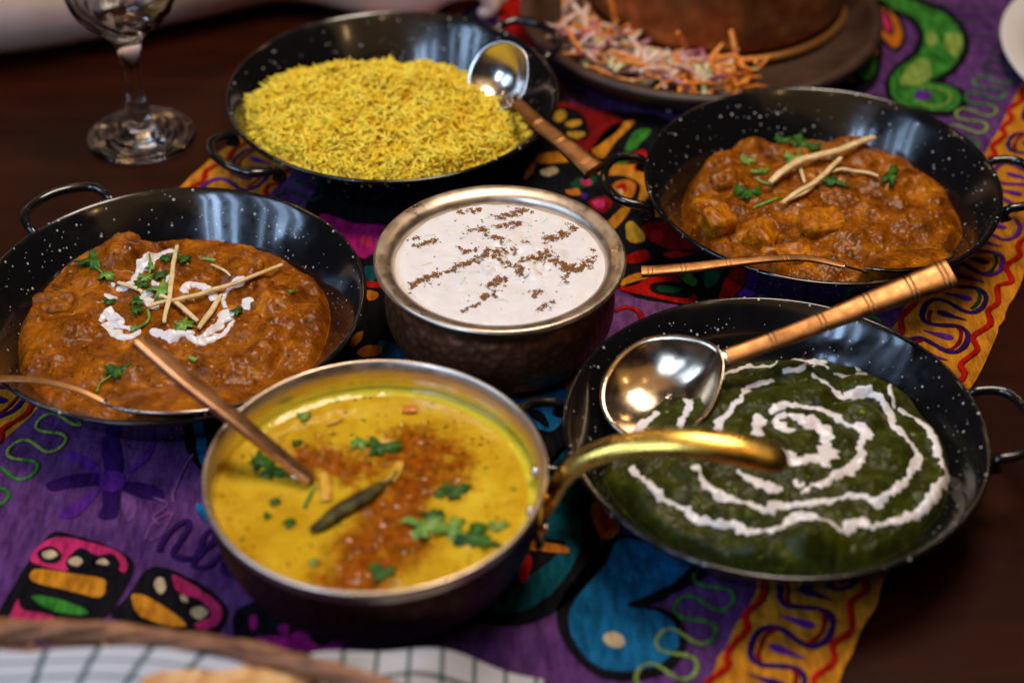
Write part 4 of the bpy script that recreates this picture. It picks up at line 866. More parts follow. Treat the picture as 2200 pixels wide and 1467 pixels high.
L3 = lambda a, b: c3((a, b)); L2 = lambda a, b: c2((a, b))
for a, b, s, an, lb, st in [(500, 470, .0125, 1.2, 'large dark coriander leaf at the upper left of the curry', [L3(520, 500), L3(560, 535)]), (580, 545, .0065, -.6, 'small coriander leaf below the large one', None),
                            (790, 560, .0060, .4, 'ruffled coriander leaf over the cream arc foot', [L3(812, 430), L3(820, 480), L3(815, 540)]), (870, 630, .0105, .8, 'bright broad coriander leaf in the middle of the cream', None), (770, 600, .006, 2.2, 'dark coriander leaf left of the broad one', None),
                            (745, 690, .0058, 1.6, 'coriander leaf beside the middle cream curl', None), (740, 735, .0052, .2, 'lowest small coriander leaf left of the ginger cross', None), (905, 455, .005, .9, 'coriander leaf at the top of the upright ginger', None), (1003, 460, .0055, 2.5, 'coriander sprig right of the upright ginger top', [L3(950, 425), L3(985, 440)]),
                            (1000, 818, .0085, .1, 'flat coriander leaf on the lower cream stroke', [L3(950, 800), L3(990, 820), L3(1060, 800)]), (1285, 742, .005, .8, 'small coriander leaf at the right cream hook', None), (640, 1065, .0095, .7, 'coriander leaf near the front left of the curry', [L3(620, 1085), L3(550, 1130), L3(530, 1180)]),
                            (595, 690, .0045, .2, 'tiny coriander leaf on the left cream stroke', None), (820, 500, .0045, 1.5, 'coriander tip lying over the cream arc', None), (870, 545, .006, .2, 'dark curled coriander leaf between cream and ginger', None), (730, 833, .0035, 0, 'tiny coriander leaf above the copper ladle end', None)]:
    coriander(HL, *L3(a, b), s, an, lb, CL, a, stem=st, mat=M_leaf if (a+b) % 3 else M_leafl)
for P, w_, lb in [([(1100, 450), (1135, 455), (1172, 462)], 10, 'chopped pale coriander stem above the cream hook'), ([(1030, 985), (1068, 1005)], 12, 'chopped coriander stem on the curry front'), ([(805, 725), (812, 770), (795, 800), (745, 830)], 8, 'curved coriander stem left of the ginger cross'), ([(1575, 630), (1595, 628)], 12, 'small green coriander bit at the right of the curry'), ([(940, 425), (975, 415)], 9, 'coriander stem lying on the ginger top')]:
    chop(HL, [c3(p) for p in P], w_, lb, CL)
for a, b, s, an, lb, st in [(1235, 625, .0105, 1.4, 'upper bright coriander leaf of the paneer curry', [L2(1235, 650), L2(1225, 700)]), (1292, 640, .007, .3, 'coriander leaf right of the upper cluster', None), (1210, 690, .0085, 2.2, 'pale coriander leaf under the upper cluster', [L2(1205, 700), L2(1185, 745)]), (1160, 612, .0075, .1, 'dark coriander leaf left of the cluster', None),
                            (1010, 838, .0115, .5, 'dark coriander leaf at the left of the paneer curry', None), (1010, 700, .007, .2, 'small coriander leaf above the chopped stems', None)]:
    coriander(HR, *L2(a, b), s, an, lb, CRg, a+7, stem=st, mat=M_leafl if a in (1210, 1010) and b < 800 else M_leaf)
for a, b, s, an, el, lb in [(1370, 790, .0065, -.45, 2.3, 'long coriander leaf over the ginger of the paneer curry'), (1625, 770, .0062, 1.15, 2.6, 'long single coriander leaf at the right of the paneer curry')]:
    p_ = coriander(HR, *L2(a, b), s, an, lb, CRg, a, elong=el, mat=M_leaf, lift=.003)
    p_.scale = (1, 1, 1)
for P, w_, lb in [([(1025, 740), (1055, 745)], 13, 'chopped coriander stem, left of three on the paneer curry'), ([(1060, 748), (1075, 735)], 12, 'middle chopped coriander stem on the paneer curry'), ([(1080, 748), (1100, 735)], 12, 'right chopped coriander stem on the paneer curry'), ([(1050, 775), (1085, 792), (1130, 795)], 7, 'curved thin coriander stem below the chopped ones'), ([(1035, 900), (1080, 880), (1150, 855)], 8, 'straight coriander stem behind the paneer cube')]:
    chop(HR, [c2(p) for p in P], w_, lb, CRg, k=3300.)
# on the dal (soft focus)
DG = 'green herbs floating on the dal'
C4 = lambda a, b: c4p((a, b))
for a, b, s, an, m_, lb, el in [(410, 640, .0095, .5, M_leaf, 'dark coriander leaf left of the ladle in the dal', 1.2), (470, 690, .0085, -.3, M_leaf, 'dark coriander leaf beside the ladle foot in the dal', 1.4), (480, 860, .004, .2, M_leaf, 'small coriander bit below the ladle foot', 1), (600, 540, .0035, .2, M_leaf, 'tiny herb bit near the upper left of the dal', 1), (640, 395, .005, .6, M_leafl, 'pale herb leaf at the upper left of the dal', 1),
                                (940, 545, .0065, 1.4, M_leafl, 'pale coriander leaf above the chilli pod', 1.2), (1060, 565, .0085, .0, M_leaf, 'coriander leaf right above the chilli pod', 1.5), (1460, 800, .0085, .4, M_leaf, 'dark coriander leaf at the right of the dal', 1.1), (1390, 810, .006, 2., M_leaf, 'coriander leaf touching the oil on the right', 1), (1340, 930, .0055, .2, M_leaf, 'small dark coriander leaf above the front sprig', 1.5),
                                (1290, 1000, .0125, .1, M_leafl, 'pale large coriander leaf of the front sprig', 1.3), (1440, 1020, .0115, .9, M_leafl, 'middle coriander leaf of the front sprig', 1), (1570, 1050, .0125, -.4, M_leaf, 'right coriander leaf of the front sprig near the rim', 1.2), (1060, 1245, .0085, .4, M_leaf, 'round coriander leaf nearest the front rim', 1.0),
                                (560, 975, .0045, .6, M_leaf, 'small coriander bit at the left front of the dal', 1), (690, 1190, .0035, .3, M_leafl, 'faint herb bit near the front left rim', 1), (1690, 990, .005, .1, M_leafl, 'small herb leaf by the right rim', 1.4), (440, 935, .003, 0, M_leaf, 'speck of herb left of the chilli pod', 1)]:
    coriander(HD, *C4(a, b), s, an, lb, DG, a+b, mat=m_, lift=.0012, elong=el)
chop(HD, [C4(700, 780), C4(665, 840), C4(645, 890)], 9, 'thin green stem under the ladle foot in the dal', DG, k=4100.)
M_chili = pbr('charred_chilli', (.022, .012, .003), (.10, .085, .010), 110, rough=.5, spec=.2)
P = np.array([W(*C4(a, b), ZDF+.002) for a, b in ((675, 1005), (740, 975), (830, 905), (930, 850), (1010, 800), (1070, 755))]); Q = catmull(P, 6)
n = len(Q); V, F = tube(Q, .0046*np.sin(np.linspace(.12, pi-.25, n))**.7+.0006, 12, flat=.55); o = mk('chilli_pod', V, F, M_chili, base=Q[0]); tag(o, 'dark charred whole chilli pod floating in the dal', 'chilli')
V, F = tube(catmull([Q[-1], Q[-1]+np.array([.004, .003, 0]), Q[-1]+np.array([.007, .009, .001])], 4), .0007, 6); mk('stalk', V, F, M_leaf, o)
M_garlic = pbr('fried_garlic', (.55, .25, .02), (.70, .40, .05), 200, rough=.3, sss=.2)
for i, (a, b, a2, b2, w_, lb) in enumerate([(740, 700, 760, 850, 26, 'fried golden garlic slice right of the ladle foot'), (990, 520, 1140, 530, 18, 'golden garlic sliver above the chilli pod'), (1160, 640, 1110, 740, 22, 'golden garlic sliver at the tip of the chilli pod'), (850, 395, 760, 435, 9, 'thin golden sliver at the upper left of the dal'), (1180, 350, 1250, 350, 26, 'orange tomato piece at the far side of the dal')]):
    P = np.array([W(*C4(a, b), ZDF+.001), W(*C4((a+a2)/2+8, (b+b2)/2), ZDF+.0015), W(*C4(a2, b2), ZDF+.001)]); V, F = tube(catmull(P, 6), w_/2/4100., 10, flat=.35)
    o = mk('garlic_slice' if i < 4 else 'tomato_piece', V, F, M_garlic if i < 4 else pbr('tomato', (.60, .14, .01), (.65, .20, .02), 90, rough=.3), base=P[0]); tag(o, lb, 'garlic' if i < 4 else 'tomato')

# ---------------------------------------------------------------- paneer cubes and chicken pieces
M_paneer = food_mat('sauced_paneer', [(.30, (.12, .028, .001)), (.42, (.30, .080, .002)), (.55, (.52, .17, .005)), (.68, (.86, .40, .018))], 75, .28, specks=[(320, .3, (.16, .045, .005), .7)], bumps=((160, .4, .0010), (500, .3, .0005)), sss=.05, fine=(200, (.80, .36, .015), (.12, .024, .0006)))
def chunk(name, px, py, z, sx, sy, sz, yaw, tilt, label, group, mat, seed, rnd=.30, cat='paneer'):
    bm = bmesh.new(); bmesh.ops.create_cube(bm, size=1); bmesh.ops.bevel(bm, geom=bm.edges[:], offset=rnd, segments=3, affect='EDGES', profile=.6)
    bmesh.ops.triangulate(bm, faces=bm.faces[:]); bmesh.ops.subdivide_edges(bm, edges=bm.edges[:], cuts=2, use_grid_fill=True, smooth=.1)
    V = np.array([v.co[:] for v in bm.verts]); bm.verts.index_update(); F = [tuple(v.index for v in f.verts) for f in bm.faces]; bm.free()
    V = V*np.array([sx, sy, sz]); nn = V/np.linalg.norm(V, axis=1)[:, None]
    V = V+nn*(.0034*fbm(V[:, 0]+seed+V[:, 2]*.7, V[:, 1]-V[:, 2], 150, 3, seed))[:, None]
    Rm = np.array((Matrix.Rotation(yaw, 3, 'Z') @ Matrix.Rotation(tilt, 3, 'X')))
    c_ = W(px, py, z); V = V@Rm.T+c_; o = mk(name, V, F, mat, base=c_); tag(o, label, cat, group)
PG = 'paneer cubes in the curry'
chunk('paneer_cube', 1545, 474, .0380, .020, .018, .019, .5, .35, 'brightest yellow paneer cube at the left of the curry', PG, M_paneer, 1)
chunk('paneer_cube', 1635, 510, .0345, .020, .018, .020, .9, .55, 'peaked paneer cube at the front middle of the curry', PG, M_paneer, 2)
chunk('paneer_cube', 1762, 484, .0355, .030, .021, .018, .12, .22, 'largest flat topped paneer cube under the ginger ends', PG, M_paneer, 3)
chunk('paneer_cube', 1690, 553, .0305, .032, .016, .014, .1, .2, 'low paneer piece in front behind the spoon handle', PG, M_paneer, 4)
chunk('paneer_cube', 1555, 395, .033, .019, .016, .014, .4, .2, 'sauce covered paneer piece at the left edge', PG, M_curry2, 5)
M_chick = food_mat('sauced_chicken', [(.3, (.10, .024, .001)), (.5, (.26, .072, .003)), (.7, (.58, .22, .012))], 90, .42, specks=[(320, .3, (.12, .035, .004), .7)], bumps=((130, .6, .0014), (500, .3, .0005)), sss=.05, fine=(200, (.80, .36, .015), (.12, .024, .0006)))
CG_ = 'chicken pieces in the left curry'
for i, (a, b, z, sx, sy, sz, yw, lb) in enumerate([(660, 400, .0265, .026, .019, .018, .9, 'peaked chicken piece at the far left of the curry'), (1340, 480, .0285, .022, .016, .014, -.6, 'chicken piece at the far right of the curry'), (1480, 720, .0275, .024, .017, .014, .5, 'chicken piece right of the cream'), (1180, 520, .0265, .022, .014, .012, .2, 'chicken piece between cream hook and far wall'),
                                                   (830, 1010, .0265, .026, .018, .014, .3, 'chicken piece in front below the cream'), (300, 700, .0265, .026, .018, .014, .2, 'chicken piece at the left side of the curry'), (1360, 900, .0265, .024, .016, .014, -.3, 'chicken piece right of the copper ladle'), (1420, 620, .0265, .018, .013, .012, 1.2, 'small chicken piece under the ginger tip')]):
    chunk('chicken_piece', *c3((a, b)), z, sx, sy, sz, yw, .2, lb, CG_, M_chick, 10+i, .44, 'chicken')

# ---------------------------------------------------------------- spoons and ladles
def handle_mesh(pts, wpx, k, grooves, flat=.7, power=2.6, up=(0, -.4, 1), n=160, gd=.09):
    Q = catmull([np.r_[W(a, b, z), w_] for (a, b, z), w_ in zip(pts, wpx)], 14)
    d = np.r_[0, np.cumsum(np.linalg.norm(np.diff(Q[:, :3], axis=0), axis=1))]; s = np.linspace(0, 1, n*3); Q = np.stack([np.interp(s*d[-1], d, Q[:, i]) for i in range(4)], 1)
    r = Q[:, 3]/2/k
    for g in grooves:
        for o_ in (-.010, .010): r = r*(1-gd*np.exp(-((s-g-o_)/.0026)**2))
    return tube(Q[:, :3], r, 22, up=up, flat=flat, power=power), Q[:, :3]
def bowl_mesh(c, f, nrm, a, b, depth, egg=.0, lip=.0):
    c = np.array(c); f = np.array(f, float); nrm = np.array(nrm, float); nrm /= np.linalg.norm(nrm); f = f-nrm*(f@nrm); f /= np.linalg.norm(f); s = np.cross(nrm, f)
    V = []; F = []; nr, na = 14, 48
    for i in range(nr+1):
        q = i/nr
        for j in range(na):
            an = 2*pi*j/na; x = a*q*cos(an); cn = max(0., -cos(an)); y = b*q*sin(an)*(1-egg*cos(an)*.6-egg*.25)*(1-.30*cn**2)
            V.append(c+f*x+s*y-nrm*depth*(1-q**2.3))
    for i in range(nr):
        for j in range(na):
            j2 = (j+1) % na; F.append((i*na+j, i*na+j2, (i+1)*na+j2, (i+1)*na+j))
    return V, F
def utensil(name, label, cat, pts, wpx, k, grooves, bc, bf, bn, a, b, depth, egg=0, flat=.7, up=(0, -.4, 1), power=2.6, hm=None, bm_=None):
    (V, F), P = handle_mesh(pts, wpx, k, grooves, flat, power, up)
    t = empty(name, tuple(P[0])); mk('handle', V, F, hm or M_copper, t, auto=False)
    V, F = bowl_mesh(bc, bf, bn, a, b, depth, egg); bo = mk('bowl', V, F, bm_ or M_steel, t, solid=.0011)
    j = P[0]; f_ = np.array(bf, float); e = np.array(bc)-np.array(bf)/np.linalg.norm(bf)*a*.96
    V, F = tube(catmull([j+(P[1]-P[0])*3, j, (j+e)/2, e], 6), [wpx[0]/2/k*.82]*19, 12, up=bn, flat=.45, power=2.4); mk('neck', V, F, M_steel, t)
    tag(t, label, cat); return t
# ladle over the spinach
cC = W(1425, 825, .050)
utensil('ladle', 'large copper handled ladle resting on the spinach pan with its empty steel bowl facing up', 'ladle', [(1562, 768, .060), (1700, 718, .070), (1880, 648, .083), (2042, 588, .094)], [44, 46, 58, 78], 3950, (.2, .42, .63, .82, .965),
        cC, W(1330, 880, .040)-W(1540, 775, .058), (-.28, -.30, .85), .0385, .0345, .015, -.06, flat=.5, power=3, bm_=metal_mat('amber_reflection_steel', (.66, .50, .34), .17, (1, 1, 30), .1, (.56, .45, .34)))  # bowl steel tinted to put the warm amber reflection into its colour
# rice ladle
utensil('ladle', 'copper handled ladle with deep steel bowl stuck in the yellow rice', 'ladle', [(1112, 222, .066), (1160, 268, .066), (1220, 318, .064), (1276, 368, .060)], [26, 31, 37, 52], 3000, (.34, .62, .92),
        W(1072, 165, .070), W(1010, 90, .076)-W(1110, 215, .066), (-.45, -.55, .55), .0258, .0258, .015, .0, flat=.5, power=3)
# right spoon
utensil('spoon', 'copper handled spoon dipping into the paneer curry from its left', 'spoon', [(1815, 572, .050), (1740, 556, .053), (1660, 556, .056), (1560, 566, .056), (1470, 577, .054), (1378, 584, .051)], [16, 18, 20, 24, 28, 30], 3500, (.30, .58, .80, .96),
        W(1950, 557, .0425), W(2060, 505, .046)-W(1830, 575, .048), (-.05, .38, 1), .034, .021, .008, .15, flat=.45, up=(0, -.2, 1), power=3.2)
V, F = bowl_mesh(W(1948, 556, .0455), W(2060, 505, .046)-W(1830, 575, .048), (-.05, .36, 1), .0315, .0195, -.0035, .15); V2 = np.array(V); V2[:, 2] += .0012*fbm(V2[:, 0], V2[:, 1], 200, 3, 91)
V, F = bowl_mesh(W(388, 855, .0475), W(550, 836, .049)-W(230, 868, .049), (.0, .36, 1), .041, .0215, -.004, .12); V3 = np.array(V); V3[:, 2] += .0012*fbm(V3[:, 0], V3[:, 1], 200, 3, 92)
tag(mk('spoonful_of_curry', V3, F, M_curry, base=V3[0]), 'orange brown curry filling the spoon at the front of the left pan', 'curry')
V, F = bowl_mesh(W(1948, 556, .0455), W(2060, 505, .046)-W(1830, 575, .048), (-.05, .36, 1), .0315, .0195, -.0035, .15)
o = mk('spoonful_of_curry', V2, F, M_curry2, base=V2[0]); tag(o, 'brown curry sauce lying in the bowl of the spoon in the paneer pan', 'curry')
# left spoon
utensil('spoon', 'copper handled spoon lying at the front of the left curry pan', 'spoon', [(222, 862, .049), (165, 836, .053), (90, 818, .055), (10, 814, .054), (-90, 820, .050), (-170, 826, .046)], [14, 15, 17, 20, 24, 28], 3900, (.5, .72, .93),
        W(388, 858, .0465), W(550, 836, .049)-W(230, 868, .049), (.0, .40, 1), .043, .023, .009, .12, flat=.4, up=(0, -.2, 1), power=3.2)
# ladle in the dal: only the handle shows above the soup
utensil('ladle', 'flat copper ladle handle standing out of the yellow dal toward the upper left', 'ladle', [(668, 1032, .064), (600, 978, .074), (515, 908, .089), (400, 818, .106), (300, 730, .121)], [36, 42, 46, 50, 52], 4300, (),
        W(700, 1050, .050), W(760, 1075, .045)-W(668, 1032, .064), (-.1, .1, 1), .022, .022, .010, 0, flat=.42, up=(.55, -.05, .75), power=5, hm=metal_mat('bright_copper', (.72, .40, .23), .30, (1, 1, 1), .25, (.58, .30, .15)))

# ---------------------------------------------------------------- wine glass
def glass():
    g = (-.2780, 1.1335); c = (g[0], g[1], 0.0006); t = empty('wine_glass', c)
    foot = [(0, 0), (.030, 0), (.0392, .0003), (.0400, .0012), (.0392, .0024), (.0350, .0026), (.0325, .0036), (.0290, .0033), (.0240, .0046), (.0215, .0062), (.0180, .0060), (.014, .0080), (.0095, .012), (.0078, .0165), (.0084, .0205), (.0092, .0240), (.0086, .0275), (.0070, .031), (.0062, .038), (.0061, .048), (.0066, .060), (.0082, .072), (.0108, .080), (.0135, .0855), (.0130, .0868), (.0, .0868)]
    V, F = lathe(smooth_prof(foot, 4), 72, c); mk('stem_and_foot', V, F, M_glass, t)
    out = [(0, .0870), (.0136, .0872), (.0150, .0885), (.0215, .0935), (.0300, .1010), (.0370, .112), (.0410, .126), (.0425, .142), (.0415, .160), (.0385, .180), (.0365, .195)]
    inn = [(.0357, .1945), (.0375, .180), (.0405, .160), (.0413, .142), (.0397, .126), (.0355, .1135), (.028, .1035), (.018, .0965), (0, .0945)]
    V, F = lathe(smooth_prof(out, 6)[:-1]+[(.0365, .195), (.0361, .1955)]+smooth_prof(inn, 6), 96, c)
    V = np.array(V); dx = V[:, 0]-c[0]; dy = V[:, 1]-c[1]; a = np.arctan2(dy, dx); z = V[:, 2]
    k = np.exp(-((z-.103)/.009)**2)*.030*np.sin(14*a+z*500); V[:, 0] += dx*k; V[:, 1] += dy*k   # swirled cut pattern low on the bowl
    mk('bowl', V, F, M_glass, t); tag(t, 'stemmed clear wine glass standing on bare wood at the upper left', 'wine glass')
glass()

# ---------------------------------------------------------------- salad platter and copper pot
pc = (.150, 1.289); ZP = .002
t = empty('clay_platter', (pc[0], pc[1], ZP)); tag(t, 'dark clay platter holding shredded salad around a copper pot', 'platter')
V, F = lathe(smooth_prof([(r_*.925, z_) for r_, z_ in [(0, .006), (.08, .006), (.118, .008), (.136, .015), (.146, .0265), (.151, .0290), (.1555, .0280), (.157, .024), (.150, .014), (.135, .004), (.12, 0), (.06, 0), (0, 0)]], 5), 128, (pc[0], pc[1], ZP)); mk('dish', V, F, M_clay, t)
pt = (.166, 1.338); t = empty('copper_pot', (pt[0], pt[1], ZP+.0075)); tag(t, 'large round aged copper pot standing on the clay platter', 'pot')
V, F = lathe(smooth_prof([(0, 0), (.08, 0), (.098, .003), (.1045, .010), (.107, .022), (.106, .045), (.101, .075), (.093, .10), (.088, .112), (.090, .118), (.093, .120)], 6)+smooth_prof([(.0925, .1215), (.089, .120), (.086, .112), (.091, .10), (.099, .075), (.1, .03), (.09, .006), (0, .004)], 5), 128, (pt[0], pt[1], ZP+.0075)); mk('pot_body', V, F, M_pot, t)
V, F = lathe([(.1055, .001), (.1100, .0015), (.1118, .0040), (.1100, .0065), (.1065, .0070)], 128, (pt[0], pt[1], ZP+.0075)); mk('foot_ring', V, F, pbr('bright_copper_ring', (.55, .22, .05), (.62, .28, .07), 60, rough=.35, metal=.8), t)
M_carrot = pbr('carrot', (.62, .17, .012), (.80, .28, .03), 150, rough=.4, sss=.25)
M_onion = pbr('onion', (.52, .30, .25), (.74, .56, .44), 130, rough=.35, sss=.3)
M_onion2 = pbr('onion_skin_edge', (.30, .045, .09), (.52, .22, .26), 130, rough=.35, sss=.3)
M_cab = pbr('cucumber_strip', (.46, .44, .18), (.68, .64, .40), 130, rough=.35, sss=.3)
def shred_mesh(kind, i):
    r_ = random.Random(i*13+len(kind)); L = {'carrot': .046, 'onion': .040, 'cucumber': .026}[kind]*r_.uniform(.8, 1.35); cv = {'carrot': .6, 'onion': 1.5, 'cucumber': .5}[kind]*r_.uniform(.5, 1.2)
    P = []; 
    for k in range(9):
        u = k/8-.5; a = u*cv; rr = L/cv; P.append((sin(a)*rr, (1-cos(a))*rr, .003*sin(u*5+i)*(1 if kind != 'onion' else .6)))
    w_ = {'carrot': .0021, 'onion': .0028, 'cucumber': .0034}[kind]
    V, F = tube(catmull(P, 2), w_*np.sin(np.linspace(.35, pi-.35, 17))**.4, 8, flat=.55, power=3)
    return V, F
protos = {}
for kind, mat in (('carrot', M_carrot), ('onion', M_onion), ('cucumber', M_cab)):
    protos[kind] = []
    for i in range(6):
        V, F = shred_mesh(kind, i); me = bpy.data.meshes.new(kind+'_shred'); me.from_pydata([tuple(v) for v in V], [], F)
        me.materials.append(M_onion2 if (kind == 'onion' and i % 6 == 0) else mat); me.polygons.foreach_set('use_smooth', [True]*len(me.polygons)); protos[kind].append(me)
labs = {'carrot': ('thin orange carrot shred in the salad beside the copper pot', 'carrot', 'carrot shreds in the salad'), 'onion': ('curved pinkish red onion sliver in the salad beside the copper pot', 'onion', 'onion slivers in the salad'), 'cucumber': ('pale green cucumber strip in the salad beside the copper pot', 'cucumber', 'cucumber strips in the salad')}
def place(kind, p, yaw, tx, ty, i, sc=1):
    o = bpy.data.objects.new(kind+'_shred', protos[kind][i % 6]); col.objects.link(o); o.location = p; o.rotation_euler = (tx, ty, yaw); o.scale = (sc, sc, sc)
    lb, ct, gr = labs[kind]; rx = p[0]-pc[0]
    reg = 'at the left end' if rx < -.085 else ('left of the middle' if rx < -.045 else ('in the middle' if rx < .0 else 'at the right end'))
    tag(o, lb.replace('in the salad', reg+' of the salad'), ct, gr+', '+reg); return o
i = 0
while i < 150:
    px, py = random.uniform(1195, 1640), random.uniform(20, 225)
    p = W(px, py, .028); d = np.hypot(p[0]-pc[0], p[1]-pc[1]); dp = np.hypot(p[0]-pt[0], p[1]-pt[1])
    if d > .124 or dp < .112 or (px > 1560 and py < 150): continue
    pile = .020*max(0, 1-abs(d-.112)/.035)
    k = random.random(); carrot_p = .16+.35*(1450 < px < 1640 and py > 140)
    kind = 'carrot' if k < carrot_p else ('onion' if k < .84 else 'cucumber')
    place(kind, (p[0], p[1], .012+pile*random.uniform(.2, 1.0)+.003), random.uniform(0, 6.28), random.gauss(0, .45), random.gauss(0, .35), i); i += 1
# carrots that stand up against the pot
for j, (px0, py0, px1, py1) in enumerate([(1322, 50, 1310, -5), (1330, 70, 1352, 55), (1475, 110, 1455, 70), (1583, 140, 1570, 65), (1400, 145, 1310, 112), (1420, 155, 1320, 130)]):
    A = W(px0, py0, .028); B = W(px1, py1, .034 if j > 3 else .05); Q = catmull([A, (A+B)/2+np.array([0, -.001, .002]), B], 6); V, F = tube(Q, .0021, 8, flat=.5, up=(0, -1, .3), power=3)
    o = mk('carrot_shred', V, F, M_carrot, base=Q[0]); tag(o, ['carrot shred standing tallest against the pot at the far left', 'carrot shred leaning beside the tallest one', 'carrot shred standing against the middle of the pot', 'upright carrot shred at the right end of the salad', 'long carrot shred lying upper across the salad', 'long carrot shred lying lower across the salad'][j], 'carrot', 'long carrot shreds of the salad')
for j, (px, py, r_) in enumerate([(1560, 140, .012), (1555, 155, .008), (1605, 140, .007)]):
    c_ = W(px, py, .036); P = [c_+np.array([cos(a)*r_, sin(a)*r_, .002*sin(2*a)]) for a in np.linspace(0, 5.4, 22)]; V, F = tube(P, .0015, 8, flat=1.3, power=3)
    o = mk('carrot_curl', V, F, M_carrot, base=c_); tag(o, ['largest curled carrot ring at the right end of the salad', 'small carrot curl inside the largest ring', 'carrot curl touching the foot of the copper pot'][j], 'carrot', 'carrot curls of the salad')

# ---------------------------------------------------------------- white plate at the right
wp = (.537, 1.238); t = empty('white_plate', (*wp, .0022)); tag(t, 'white plate with flatbread cut off by the upper right edge', 'plate')
M_china = pbr('white_china', (.62, .58, .54), rough=.25, coat=.3)
V, F = lathe(smooth_prof([(0, .004), (.09, .004), (.115, .007), (.135, .0165), (.148, .0190), (.1515, .0178), (.149, .0155), (.134, .0125), (.11, .002), (.08, 0), (0, 0)], 5), 128, (*wp, .0022)); mk('dish', V, F, M_china, t)
M_bread = pbr('flatbread', (.55, .36, .20), (.70, .55, .38), 40, rough=.7, bscale=120, bstr=.5)
V = []; F = []; nr, na = 12, 48
for i in range(nr+1):
    for j in range(na):
        a = 2*pi*j/na; r_ = .118*(i/nr)*(1+.04*sin(3*a+1)); x = wp[0]+r_*cos(a); y = wp[1]+r_*sin(a); V.append((x, y, .0155+.006*float(fbm(np.array([x]), np.array([y]), 30, 3, 77)[0])-.004*(i == nr)))
for i in range(nr):
    for j in range(na): F.append((i*na+j, i*na+(j+1) % na, (i+1)*na+(j+1) % na, (i+1)*na+j))
o = mk('flatbread', V, F, M_bread, base=(*wp, .014), solid=.003); tag(o, 'pale flatbread lying on the white plate at the right edge', 'flatbread')

